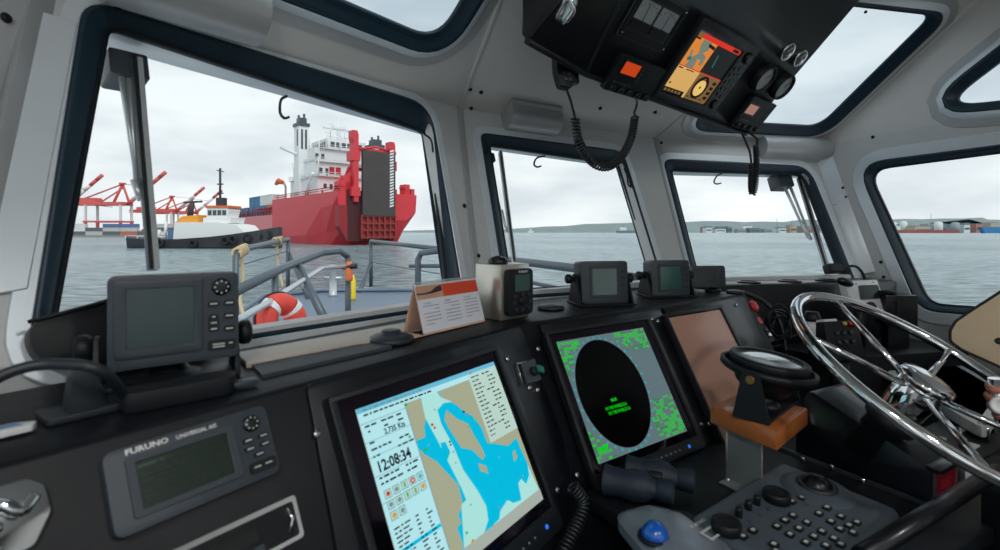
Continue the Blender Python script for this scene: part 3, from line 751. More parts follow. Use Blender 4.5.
for i in range(4): mb.box(F_, 19.1+i*1.1, 19.95+i*1.1, 7.1, 8.2, 2.0, 2.06)
build('window_row', mb, M['fwin'], wh)
build('wheelhouse_roof', MB().box(F_, 18.6, 24, 8.7, 9.2, -2.2, 2.2), M['orange'], wh)
build('engine_casing', MB().prism(F_, [(11.5, 5.6), (16.8, 5.6), (16.8, 7.2), (13, 6.9)], -2, 2), M['amber'], tug)
mb = MB(); mb.tube([tp(20.5, 4.8, 9.2), tp(20.5, 4.8, 17.5)], .25, 6); mb.tube([tp(20.5, 3.6, 16.9), tp(20.5, 6, 16.9)], .1, 5); boxw(mb, tp(20.5, 4.8, 0), TU, -.6, 1.2, -.6, .6, 9.2, 11)
for z in (12, 14): mb.tube([tp(19.8, 4.8, z), tp(21.2, 4.8, z)], .15, 5)
build('mast', mb, M['tughull'], tug)
mb = MB(); mb.tube([tp(14.2, 4, 6.8), tp(14.6, 4, 10)], .45, 8); mb.tube([tp(13, 5, 6.8), tp(13.4, 5, 9.4)], .45, 8); mb.tube([tp(12.2, 4.5, 10), tp(16.5, 4.5, 10.2)], .22, 6); build('exhaust_stack', mb, M['tughull'], tug)
mb = MB(); mb.tube([tp(9.4, 2.5, 2), tp(9.6, 2.5, 5.8)], .3, 8); mb.tube([tp(6, 4.8, 2), tp(6.1, 4.8, 4)], .35, 8); build('towing_post', mb, M['tugwhite'], tug)
mb = MB(); boxw(mb, tp(10.4, 2, 1.9), TU, 0, 1.8, 0, 1, 0, 2); build('deck_locker', mb, CC[0], tug)
for x, dz in ((10.2, 1.2), (17.8, 1.1), (25.0, 1.7), (26.8, 1.9), (29.2, 2.2), (31, 2.6), (32.6, 2.9)):
    b = 4.7 if x < 27 else 4.7-(x-27)*.55
    mb = MB(); c = tp(x, 4.8-b-.15, dz); ring = [c+TU*(.72*math.cos(a))+UP*(.72*math.sin(a)) for a in [2*math.pi*i/14 for i in range(14)]]
    mb.tube(ring, .3, 6, closed=True); build('tyre_fender', mb, M['tyre'], tug)
mb = MB(); mb.tube([tp(0, 3, 2.7), tp(4, 1.5, 2.6), tp(11, .6, 2.5)], .1, 5); 
for x in (1, 4, 7, 10): mb.tube([tp(x, 1.6-.1*x, 1.8), tp(x, 1.6-.1*x, 2.7)], .07, 5)
mb.tube([tp(18.5, 2.4, 7.4), tp(18.5, 7, 7.4)], .07, 5); build('rail', mb, M['tugwhite'], tug)
# people on the tug are too far to make out; wake
# ---- our own bow: deck, rails, bollard, lifebuoy
DZ = -.92
M['deck'] = mat('deck_blue_grey', lin(108, 124, 142), .5, scale=4, var=.12)
FD = Fr((0, 0, DZ), (1, 0, 0), (0, 1, 0))
bow = [(q.x, q.y) for q in (atz(*e, DZ) for e in ((228, 345), (240, 315), (262, 299), (320, 292.5), (430, 292), (476, 302)))]+[(1.1, 3.0), (-1.0, 1.75)]
def dk(x, y, z=DZ): return atz(x, y, z)
mb = MB(); mb.prism(FD, bow, -.9, 0); build('bow_deck', mb, M['deck'], kind='structure', bevel=.03)
mb = MB(); pts = [V(x, y, DZ+.03) for x, y in bow]; mb.tube(pts, .03, 8); build('trim_40', mb, M['deck'], kind='structure')
def rail(name, label, paths, m, cat='railing', extra=None):
    t = thing(name, label, cat, V(paths[0][1][0].x, paths[0][1][0].y, DZ)); 
    for pn, pts, r in paths: build(pn, MB().tube(pts, r, 10), m, t)
    return t
def smooth(pts, n=6):
    out = []
    for i in range(len(pts)-1):
        p0 = pts[max(i-1, 0)]; p1 = pts[i]; p2 = pts[i+1]; p3 = pts[min(i+2, len(pts)-1)]
        for k in range(n):
            t = k/n; out.append(.5*((2*p1)+(p2-p0)*t+(2*p0-5*p1+4*p2-p3)*t*t+(3*p1-p0-3*p2+p3)*t**3))
    return out+[pts[-1]]
def down(p): return V(p.x, p.y, DZ)
a0, a1, a2, a3, a4 = at(226, 296, 2.3), at(283, 268, 3.1), at(322, 253, 4.0), at(340, 251, 4.15), at(348, 257, 4.2)
mid = a0.lerp(a1, .45); mid2 = at(300, 262, 3.45)
rail('hand_rail', 'thick grey inner handrail sloping up toward the bow outside the left window', [('top_rail', [a0, a1, a2, a3, a4], .026), ('post', [a4, V(a4.x, a4.y, DZ)], .025), ('post', [at(297, 263, 3.4), at(325, 320, 3.0)], .026), ('post', [at(275, 272, 2.95), V(at(275, 272, 2.95).x, 2.95, DZ)], .02)], M['grey'])
M['alum'] = mat('pale_metal', lin(206, 210, 212), .3, .5)
b = [at(226, 327, 1.9), at(268, 303, 2.5), at(302, 281, 3.2), at(322, 268, 3.9), at(350, 266, 4.15)]
rail('grab_rail', 'thin pale metal rail running below the thick grey handrail', [('rail_bar', b, .017), ('bracket', [at(302, 281, 3.2), at(303, 287, 3.2), at(307, 290, 3.25), at(306, 284, 3.25)], .008)], M['alum'])
c0, c1, c2, c3 = at(235, 300, 5.2), at(236, 256, 5.2), at(240, 250, 5.4), at(288, 239, 7.4)
rail('bow_rail', 'grey bow railing with rope lashing on the port side, in front of the tug', [('top_rail', [c0+V(0, 0, -.5), c1, c2, c3], .034), ('post', [c3, V(c3.x, c3.y, DZ)], .03), ('post', [at(289, 253, 7.4), at(308, 299, 6.9)], .026), ('wire', [at(238, 266, 5.3), at(288, 251, 7.4)], .006)], M['grey'])
d0, d1, d2 = at(371, 304, 8.4), at(371, 241, 8.4), at(440, 249, 6.0)
rail('bow_rail', 'grey bow railing right of the yellow post, running to the window edge', [('top_rail', [d1, d2], .03), ('post', [d1, V(d1.x, d1.y, DZ)], .032), ('post', [at(370, 264, 8.3), at(358, 296, 7.6)], .03), ('wire', [at(371, 262, 8.4), at(440, 274, 6.0)], .006)], M['grey'])
e0, e1 = at(417, 300, 5.2), at(440, 252, 4.4)
rail('side_rail', 'short bent grey rail post just left of the window edge pillar', [('post', [V(at(418, 260, 5.2).x, 5.2, DZ), at(418, 260, 5.2), at(421, 253, 5.2), at(445, 250, 4.9)], .032), ('lower_bar', [at(410, 266, 5.3), at(440, 266, 5.0)], .02)], M['grey'])
f0, f1, f2 = at(500, 259, 3.3), at(590, 270, 2.55), at(660, 283, 2.2)
rail('side_rail', 'grey side rail crossing low behind the middle front window', [('top_rail', [at(440, 250, 4.6), f0, f1, f2], .024), ('lower_bar', [at(515, 279, 3.2), at(590, 295, 2.6)], .012), ('post', [f1, V(f1.x, f1.y, DZ)], .02)], M['grey'])
M['rope'] = mat('rope_fibre', lin(196, 176, 140), .9, scale=60, var=.15)
mb = MB()
def coil(mb, a, b, r, turns, rt, n=10):
    d = (b-a); ax = d.normalized(); e = ax.orthogonal().normalized(); g = ax.cross(e); pts = []
    for i in range(turns*n+1):
        f = i/(turns*n); t = 2*math.pi*i/n; pts.append(a+d*f+(e*math.cos(t)+g*math.sin(t))*r)
    mb.tube(pts, rt, 6)
coil(mb, c1+V(0, 0, .02), c2+V(.03, .05, .01), .05, 4, .016)
mb.tube(smooth([c2, at(243, 275, 5.3), at(240, 300, 5.2), at(246, 322, 5.0)]), .02, 6)
o_ = build('mooring_rope', mb, M['rope']); setp(o_, 'beige rope lashed round the corner of the port bow railing', 'rope')
mb = MB(); p = at(277, 242, 6.9); coil(mb, p+V(-.04, -.05, 0), p+V(.04, .05, .02), .05, 3, .016); mb.tube(smooth([p, at(278, 262, 6.9), at(283, 288, 6.8)]), .018, 6)
o_ = build('mooring_rope', mb, M['rope']); setp(o_, 'beige rope end hanging from the far end of the port bow railing', 'rope')
# bollard
bp = dk(333, 296); k = bp.y/FOC
t = thing('bollard', 'pale cross-shaped mooring bollard on the bow deck', 'bollard', bp)
build('post', MB().lathe(bp, UP, [(5.2*k, 0), (3.6*k, .03), (3.4*k, 14*k*2), (3.9*k, 14.2*k*2), (3.9*k, 15.2*k*2), (3*k, 15.6*k*2)], 16), M['alum'], t)
build('cross_bar', MB().tube([bp+V(-9*k, 0, 18*k), bp+V(9*k, 0, 18*k)], 1.5*k, 10), M['alum'], t)
# yellow and orange fittings by the rail end
M['yellow'] = mat('yellow_plastic', lin(250, 214, 40), .45); M['lampo'] = mat('orange_plastic', lin(226, 120, 70), .45)
p = atz(352, 300, DZ); t_ = MB().lathe(p, UP, [(.045, 0), (.05, .03), (.05, .26), (.034, .31), (.03, .34)], 14)
o_ = build('yellow_post', t_, M['yellow']); setp(o_, 'small bright yellow post standing beside the rail end on the bow', 'post')
t = thing('strobe_light', 'orange light with dark clamp fixed on the grey rail post beside the yellow post', 'light', at(348, 285, 4.1))
build('lens_body', MB().lathe(at(349, 281, 4.13), UP, [(.026, 0), (.03, .02), (.03, .13), (.02, .16)], 14), M['lampo'], t)
build('clamp', MB().tube([at(342, 267, 4.12), at(357, 266, 4.12)], .022, 10), M['cable'], t)
# lifebuoy in the lower corner of the window
lc = at(281, 322, 2.6); t = thing('lifebuoy', 'orange lifebuoy with white bands lying below the left window rail', 'lifebuoy', lc+V(0, 0, -.2))
M['buoy'] = mat('buoy_orange', lin(226, 72, 58), .5)
F_ = Fr(lc, V(.42, .9, .05), V(-.2, .15, 1)); ring = []; rb, rt = .095, .058
for q in range(4):
    for nm, f0_, f1_, mm in (('float_ring', 0, .8, 'buoy'), ('white_band', .8, 1.0, 'white')):
        pts = [F_.p(rb*math.cos(2*math.pi*(q+f0_+(f1_-f0_)*i/6)/4+.75), rb*math.sin(2*math.pi*(q+f0_+(f1_-f0_)*i/6)/4+.75)) for i in range(7)]
        build(nm, MB().tube(pts, rt if mm == 'buoy' else rt*1.03, 14), M[mm], t)
build('grab_line', MB().tube([F_.p((rb+rt)*math.cos(a)*1.02, (rb+rt)*math.sin(a)*1.02) for a in [2*math.pi*i/20 for i in range(20)]], .007, 6, closed=True), M['cable'], t)
# ---------------------------------------------------------------- helm console with its monitors
K = V(.075, 1.25, -.225)
def tilted(o, a, th):
    h = az(a); nh = V(h.y, -h.x, 0); return Fr(o, h, -nh*math.cos(R(th))+UP*math.sin(R(th)))
CH = tilted(K, 36, 64); RD = tilted(K, 55, 60)
nC = V(CH.u.y, -CH.u.x, 0); nR_ = V(RD.u.y, -RD.u.x, 0)
DESK = -.565; FOOT = -.72
T0 = K-CH.u*1.12; T2 = K+RD.u*1.0
back_ = V(-nR_.x, -nR_.y, 0)
dz = FOOT-K.z
cC = nC*(-dz/math.tan(R(64))); cR = nR_*(-dz/math.tan(R(60)))
# where the two raked faces meet at desk level
def line_isect(p, d, q, e):
    det = d.x*(-e.y)+e.x*d.y; r = q-p
    t = (r.x*(-e.y)+e.x*r.y)/det; return p+d*t
KB = line_isect(K+cC, CH.u, K+cR, RD.u)
Wc = PC+V(-.05, -.05, 0); Wb = PB+V(.0, -.045, 0); We = EL_b+V(.05, -.02, 0); Wl = V(RW_b.x+.14, .12, 0)
T2b = T2-nR_*.22
top = [T0, K, T2, T2b, Wc, Wb, We, Wl]
bot = [T0+cC, KB, T2+cR, T2b, Wc, Wb, We, Wl]
def lv(l, z): return [V(q.x, q.y, z) for q in l]
con = thing('helm_console', 'black wraparound helm console under the front windows carrying the large monitors', 'console', V(.2, 1.2, -1.5))
mb = MB(); mb.loft([lv(bot, -1.499), lv(bot, FOOT), lv(top, K.z)])
build('console_body', mb, M['conb'], con, bevel=.006)
# plates round each monitor
def plate(name, F, px, r, h=.008, m='black', parent=con):
    mb = MB(); mb.prism(F, rnd(F.pts(px), r, 5), 0, h); return build(name, mb, M[m], parent, bevel=.003)
CHP = [(304, 386), (518, 327.5), (592, 520), (345, 610)]; RDP = [(537, 324), (657, 309), (735, 447), (606, 487)]; THP = [(661, 308), (742, 297), (788, 402), (731, 428)]
plate('chart_panel', CH, CHP, .012); plate('radar_panel', RD, RDP, .012); plate('spare_panel', RD, THP, .012)
# the strip between the panels, with the key switch
sw = MB(); sw.prism(CH, rnd(CH.pts([(517, 364), (531, 360), (538, 381), (523, 385)]), .001, 2), .008, .0115, 0); a, b = CH.px(529, 373)
sw.lathe(CH.p(a, b, .0115), CH.n, [(.011, 0), (.010, .006), (.008, .009)], 14, 1)
ks = build('key_switch', sw, [M['housing'], M['blackm']], con)
ksr = MB(); ksr.tube([CH.p(*CH.px(517, 364, .012), .012), CH.p(*CH.px(523, 385, .012), .012)], .0013, 6); ksr.tube([CH.p(*CH.px(517, 364, .012), .012), CH.p(*CH.px(531, 360, .012), .012)], .0013, 6); build('bright_edge', ksr, M['steel'], ks)
M['green'] = mat('green_key', lin(20, 120, 96), .4)
F_ = CH.moved(*CH.px(531, 371), .02).rot(-25); build('key', MB().prism(F_, rnd(rect(-.004, -.008, .02, .008), .004), -.004, .004), M['green'], ks, bevel=.001)
def screw(F, x, y, w=.008, r=.0062, par=con):
    a, b = F.px(x, y, w); mb = MB(); mb.lathe(F.p(a, b, w), F.n, [(r, 0), (r, .0015), (r*.8, .0032), (r*.3, .004)], 12); mb.box(F.moved(a, b, w+.0038), -r*.6, r*.6, -.0006, .0006, -.0005, .0006)
    return build('screw', mb, M['screw'], par)
for F, l in ((CH, [(317, 434), (507, 359), (557, 490), (529, 388), (537, 390)]), (RD, [(538, 349), (577, 475), (658, 321), (701, 424), (652, 319)]), (RD, [(664.5, 320), (709, 423.5), (736, 305)])):
    for x, y in l: screw(F, x, y)

M['bezel'] = mat('monitor_bezel', lin(23, 28, 33), .4); M['gblk'] = mat('monitor_glass', lin(6, 7, 11), .06, spec=.6, tint=(.8, .6, .9))
M['hl'] = mat('status_led_blue', lin(30, 90, 200), .3, emit=lin(40, 110, 220), es=1.0); M['dot'] = mat('control_marks', lin(150, 150, 150), .4)
def monitor(name, label, F, scr, out, lens, leds, base=.008, h=.02):
    """scr: (a0,b0,a1,b1) rectangle of the picture on F; returns thing, picture frame"""
    a0, b0, a1, b1 = scr
    t = thing(name, label, 'monitor', F.p((a0+a1)/2, out[1], base))
    mb = MB(); o_ = rnd(rect(*out), .008, 4); l_ = rect(*lens)
    mb.prism(F, o_, base, base+h, 0, [l_]); build('bezel', mb, M['bezel'], t, bevel=.003)
    build('back_case', MB().prism(F, rect(out[0]+.01, out[1]+.01, out[2]-.01, out[3]-.01), base-.0005, base+.004), M['bezel'], t)
    build('glass', MB().prism(F, l_, base+.004, base+h-.006), M['gblk'], t)
    if leds:
        W_ = MB(); yb = (out[1]+lens[1])/2
        for i in range(7): W_.lathe(F.p(a0+(a1-a0)*(.48+.055*i), yb, base+h), F.n, [(.0022, 0), (.0018, .0012)], 8, 0)
        build('control_button', W_, M['dot'], t)
        build('power_light', MB().lathe(F.p(a0+(a1-a0)*.93, yb, base+h), F.n, [(.0045, 0), (.0035, .0015)], 12), M['hl'], t)
    return t, F.moved(0, 0, base+h-.006)
# ---- chart plotter
a0, b1 = CH.px(355, 410, .022); a1, b0 = CH.px(543, 499, .022)
cm, CS = monitor('chart_plotter', 'large monitor showing a blue and beige harbour chart, time 12:08:34', CH, (a0, b0, a1, b1), (a0-.042, b0-.062, a1+.026, b1+.03), (a0-.03, b0-.02, a1+.016, b1+.02), True)
GS = {k: glow('chart_'+k, c, s) for k, (c, s) in {'panel': ((176, 226, 232), 1.0), 'title': ((110, 196, 226), .85), 'land': ((174, 178, 150), .85), 'sea': ((0, 184, 220), 1.0), 'shoal': ((172, 228, 222), .95), 'ink': ((30, 50, 58), .3),
     'rule': ((120, 170, 180), .7), 'green': ((40, 190, 90), .8), 'red': ((214, 60, 50), .8), 'info': ((190, 218, 206), .9), 'amber': ((226, 170, 40), .8), 'mag': ((200, 90, 170), .7), 'bar': ((186, 196, 186), .75)}.items()}
keys = list(GS); gi = {k: i for i, k in enumerate(keys)}
mb = MB()
def cpx(l): 
    out = []
    for x, y in l:
        a, b = CS.px(x, y); out.append((min(max(a, a0), a1), min(max(b, b0), b1)))
    return out
def poly(l, k, w, ab_=False): mb.flat(CS, l if ab_ else cpx(l), w, gi[k])
W0 = a1-a0; H0 = b1-b0
poly(rect(a0, b0, a1, b1), 'land', .0004, True)
poly([(419, 397), (427, 414), (424, 426), (425, 437), (416, 441), (408, 436), (413, 443), (424, 454), (437, 462), (444, 470), (458, 485), (463, 505), (458, 515), (461, 523), (457, 528), (463, 545), (462, 580), (560, 580), (575, 520), (543, 500), (516, 438), (508, 446), (496, 444), (487, 443), (481, 427), (472, 416), (463, 411), (456, 405), (450, 402), (441, 396), (437, 391)], 'sea', .0006)
poly([(446, 410), (457, 419), (468, 424), (474, 436), (481, 447), (485, 456), (482, 460), (472, 450), (461, 448), (456, 440), (450, 431), (444, 420)], 'land', .0009)
poly([(478, 463), (486, 466), (488, 474), (480, 471)], 'land', .0009); poly([(512, 452), (515, 450), (517, 458), (514, 462)], 'land', .0009)
poly([(420, 395), (436, 391), (440, 397), (452, 402), (444, 403), (437, 410), (441, 424), (453, 446), (463, 470), (477, 490), (486, 506), (488, 520), (478, 555), (476, 600), (462, 600), (464, 550), (461, 505), (466, 500), (462, 490), (456, 478), (449, 464), (437, 440), (425, 418)], 'shoal', .0008)
poly([(440, 443), (445, 442), (450, 452), (447, 460), (442, 452)], 'sea', .001)
poly([(527, 464), (529, 475), (526, 484), (521, 479), (518, 483), (521, 500), (513, 503), (507, 500), (500, 511), (499, 519), (492, 526), (486, 540), (560, 540), (545, 500)], 'shoal', .0008)
# bottom status bar, title and menu bars
poly(rect(a0, b0, a1, b0+H0*.07), 'bar', .0011, True)
poly(rect(a0, b1-H0*.028, a1, b1), 'title', .0012, True); poly(rect(a0, b1-H0*.062, a1, b1-H0*.028), 'panel', .0012, True)
sp_ = W0*.268
poly(rect(a0, b0, a0+sp_, b1-H0*.062), 'panel', .0012, True)
poly(rect(a0+sp_-.0015, b0, a0+sp_, b1-H0*.062), 'rule', .0013, True)
def row(s0, s1, t, h, k='ink', z=.0016): poly(rect(a0+W0*s0, b1-H0*(t+h), a0+W0*s1, b1-H0*t), k, z, True)
for t, h in ((.055, .003), (.155, .0025), (.235, .0025), (.335, .0025), (.47, .0025)): row(.0, .262, t+.03, h, 'rule')
mb.text(CS, '12:08:34', a0+W0*.022, b1-H0*.352, H0*.056, .0016, gi['ink'], .9, bold=.03)
mb.text(CS, '2.735 Kts', a0+W0*.11, b1-H0*.180, H0*.030, .0016, gi['ink'], .95, bold=.03)
rg = random.Random(5)
def words_row(s, t, h, n, k='ink', z=.0016, smax=1):
    x = s
    for i in range(n):
        w_ = rg.uniform(.012, .035)
        if x+w_ > smax: break
        row(x, x+w_, t, h, k, z); x += w_+.008
for s, t, n in ((.02, .10, 2), (.11, .10, 2), (.20, .10, 2), (.03, .13, 1), (.12, .13, 1), (.20, .13, 1), (.02, .19, 1), (.02, .225, 4), (.18, .225, 2), (.02, .262, 2), (.16, .262, 3), (.02, .375, 4), (.17, .375, 3), (.02, .405, 4), (.17, .405, 3)): words_row(s, t, .010, n, 'ink', .0016, .26)
words_row(.03, .012, .010, 12, 'rule', .0016, .55); words_row(.03, .04, .010, 14, 'ink', .0016, .75)
# icon grid
for i in range(5):
    for j in range(3):
        s, t = .022+i*.047, .445+j*.055
        if j == 2 and i > 1: continue
        row(s, s+.038, t, .044, 'rule', .0014); row(s+.003, s+.035, t+.004, .036, 'info', .0015)
        kk = {(0, 0): 'red', (2, 0): 'green', (3, 0): 'red', (4, 0): 'sea', (2, 1): 'green', (3, 1): 'green', (4, 1): 'amber', (0, 2): 'amber', (1, 0): 'rule', (0, 1): 'rule', (1, 1): 'rule', (1, 2): 'rule'}[(i, j)]
        cx, cy = a0+W0*(s+.019), b1-H0*(t+.022)
        if (i, j) == (3, 0): mb.flat(CS, circ(cx, cy, W0*.013, 14), .0017, gi['red']); mb.flat(CS, circ(cx, cy, W0*.006, 12), .0019, gi['info'])
        elif kk == 'green': mb.flat(CS, rect(cx-W0*.005, cy-H0*.013, cx+W0*.005, cy+H0*.013), .0017, gi[kk])
        else: mb.flat(CS, circ(cx, cy, W0*.011, 8, H0*.012), .0017, gi[kk])
for j in range(14):
    t = .635+j*.022
    if j == 5: row(.01, .262, t-.004, .018, 'sea', .0014)
    words_row(.02, t, .008, 3, 'ink', .0016, .11); words_row(.14, t, .008, 2, 'ink', .0016, .18); words_row(.205, t, .008, 1, 'ink', .0016, .25)
# target data box in the upper right
ib = cpx([(466, 378), (493, 360), (517, 427), (487, 444)]); ia, ic = a0+W0*.745, b1-H0*.50
poly(rect(ia, ic, a1, b1-H0*.03), 'info', .0012, True)
for j in range(15):
    t = .05+j*.029; words_row(.765, t, .008, 2 if j % 3 else 3, 'ink', .0016, .86); words_row(.90 if j % 4 else .86, t, .009, 2, 'ink', .0016, .99)
row(.765, .78, .018, .010, 'red')
# own ship, buoys and soundings
for x, y, k, r in ((431.5, 425, 'red', .0035), (434, 428, 'red', .003), (449, 442, 'ink', .0025), (450, 445, 'ink', .0025), (417, 400, 'amber', .002), (415, 408, 'amber', .002), (441, 397, 'amber', .002), (445, 399, 'amber', .002),
    (405, 405, 'green', .004), (409, 437, 'green', .003), (425, 450, 'green', .004), (428, 445, 'mag', .002), (447, 457, 'green', .002), (453, 452, 'mag', .002), (455, 463, 'green', .002), (470, 505, 'green', .002), (466, 533, 'green', .003), (499, 457, 'mag', .002), (522, 476, 'mag', .002),
    (499, 507, 'mag', .002), (492, 525, 'green', .002), (472, 541, 'amber', .004), (471, 418, 'green', .003), (476, 425, 'green', .003), (463, 412, 'ink', .003), (466, 415, 'mag', .0025), (434, 410, 'mag', .002), (442, 405, 'green', .002), (468, 427, 'green', .002)):
    a, b = cpx([(x, y)])[0]; mb.flat(CS, circ(a, b, r, 8, r*.7), .0018, gi[k])
build('screen_display', mb, [GS[k] for k in keys], cm, recalc=False)

# ---- radar
a0, b1 = RD.px(556, 342, .022); a1, b0 = RD.px(687, 431, .022)
rm, RSF = monitor('radar_display', 'radar monitor with a black disc on a grey and green picture', RD, (a0, b0, a1, b1), (a0-.03, b0-.05, a1+.04, b1+.028), (a0-.02, b0-.018, a1+.03, b1+.02), True)
GR_ = {k: glow('radar_'+k, c, s) for k, (c, s) in {'grey': ((98, 118, 124), .9), 'black': ((5, 6, 9), .2), 'green': ((10, 214, 24), .85), 'cyan': ((20, 176, 186), .85), 'dim': ((60, 150, 80), .7)}.items()}
keys = list(GR_); gi = {k: i for i, k in enumerate(keys)}
W0 = a1-a0; H0 = b1-b0; mb = MB()
mb.flat(RSF, rect(a0, b0, a1, b1), .0004, gi['grey'])
ca, cb_ = RSF.px(613.5, 391); rr_a = abs(RSF.px(654.5, 402)[0]-RSF.px(573.5, 372)[0])/2
cr_b = H0*.465
mb.flat(RSF, circ(ca, cb_, rr_a, 48, cr_b), .0008, gi['black'])
for i in range(36):
    t = 2*math.pi*i/36; x, y = ca+math.cos(t)*(rr_a+.006), cb_+math.sin(t)*(cr_b+.006)
    if a0 < x < a1 and b0 < y < b1: mb.flat(RSF, circ(x, y, .0036, 6), .001, gi['cyan'])
rg = random.Random(9)
def gtext(s0, s1, t0, t1, dens):
    t = t0
    while t < t1:
        s = s0
        while s < s1:
            w_ = rg.uniform(.012, .05)
            if rg.random() < dens:
                x0, x1_ = a0+W0*s, a0+W0*min(s+w_, s1); y0, y1 = b1-H0*(t+.016), b1-H0*t
                if ((x0-ca)/(rr_a+.008))**2+((y0-cb_)/(cr_b+.008))**2 > 1 and ((x1_-ca)/(rr_a+.008))**2+((y1-cb_)/(cr_b+.008))**2 > 1:
                    mb.flat(RSF, rect(x0, y0, x1_, y1), .001, gi['green' if rg.random() < .75 else 'dim'])
            s += w_+.006
        t += .024
gtext(.0, .22, .02, .30, .62); gtext(.62, .99, .01, .20, .72); gtext(.0, .2, .76, .98, .5); gtext(.68, .99, .66, .98, .7)
mb.flat(RSF, rect(a0+W0*.03, b1-H0*.92, a0+W0*.13, b1-H0*.89), .0012, gi['green'])
x0, y0 = RSF.px(607, 405); hh = H0*.026
mb.text(RSF, '00:00', x0+W0*.05, y0+.004, hh, .0012, gi['green'], .9, bold=.03); mb.text(RSF, 'IN THE WORLD.S A', x0-W0*.03, y0-H0*.042, hh, .0012, gi['green'], .8, bold=.03); mb.text(RSF, 'TO THE WORLD.S A', x0-W0*.02, y0-H0*.084, hh, .0012, gi['green'], .8, bold=.03)
build('screen_display', mb, [GR_[k] for k in keys], rm, recalc=False)

# ---- third monitor, off: a warm reflection painted into the screen's brown base colour
M['sheen'] = mat('painted_brown_sheen', lin(182, 138, 120), .14, spec=.8, tint=(1, .72, .6), scale=3, var=.05)
a0, b1 = RD.px(668, 318, .022); a1, b0 = RD.px(775, 420, .022)
tm, TS = monitor('standby_monitor', 'switched-off monitor with painted brownish sheen at the right end of the console', RD, (a0, b0, a1, b1), (a0-.012, b0-.055, a1+.015, b1+.014), (a0-.004, b0-.004, a1+.004, b1+.004), True)
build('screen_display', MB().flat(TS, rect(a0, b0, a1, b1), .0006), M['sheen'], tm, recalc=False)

# ---- desk in front of the panels
kd = (DESK-K.z); KD_ = line_isect(K-nC*(kd/math.tan(R(64))), CH.u, K-nR_*(kd/math.tan(R(60))), RD.u); d0 = KD_+RD.u*.05; d1 = V(T2.x, T2.y, 0)+cR-RD.u*.02
desk = [V(q.x, q.y, 0) for q in (d0-nR_*.03, d1-nR_*.10, d1+nR_*.52, d0+nR_*.46)]
FZ0 = Fr((0, 0, DESK), (1, 0, 0), (0, 1, 0))
build('desk_top', MB().prism(FZ0, [(q.x, q.y) for q in desk], -.03, 0), M['blackm'], con, bevel=.005)
base = [d0+RD.u*.08+nR_*.12, d1-RD.u*.02+nR_*.1, d1-RD.u*.02+nR_*.44, d0+RD.u*.08+nR_*.38]
build('desk_cabinet', MB().prism(Fr((0, 0, -1.5), (1, 0, 0), (0, 1, 0)), [(q.x, q.y) for q in base],   .002, 1.5+DESK-.031), M['blackm'], con, bevel=.005)
# ledge grille and pale sill strip
def topz(x, y): return atz(x, y, K.z)
gq = [topz(246, 362), topz(380, 345), topz(392, 349), topz(262, 379)]
FT_ = Fr(K, CH.u, -nC)     # the ledge, flat
gu = [((q-K).dot(FT_.u), (q-K).dot(FT_.v)) for q in gq]
mb = MB(); mb.prism(FT_, gu, .0, .004)
n = 60
for i in range(n):
    f = i/n; p = Vector(gu[0]).lerp(Vector(gu[1]), f+.004); q = Vector(gu[3]).lerp(Vector(gu[2]), f+.004); d = (Vector(gu[1])-Vector(gu[0]))/n*.55
    mb.prism(FT_, [tuple(p), tuple(p+d), tuple(q+d), tuple(q)], .004, .0065)
build('vent_grille', mb, M['housing'], con)
M['sillwood'] = mat('cream_sill', lin(186, 178, 166), .5)
def strip(name, pxs, z0, z1, m):
    q = [atz(x, y, z1) for x, y in pxs]; F = Fr((0, 0, z0), (1, 0, 0), (0, 1, 0)); return build(name, MB().prism(F, [(p.x, p.y) for p in q], 0, z1-z0), m, con, bevel=.003)
strip('sill_strip', [(236, 352), (405, 322), (405, 333), (246, 362)], K.z, K.z+.012, M['sillwood'])
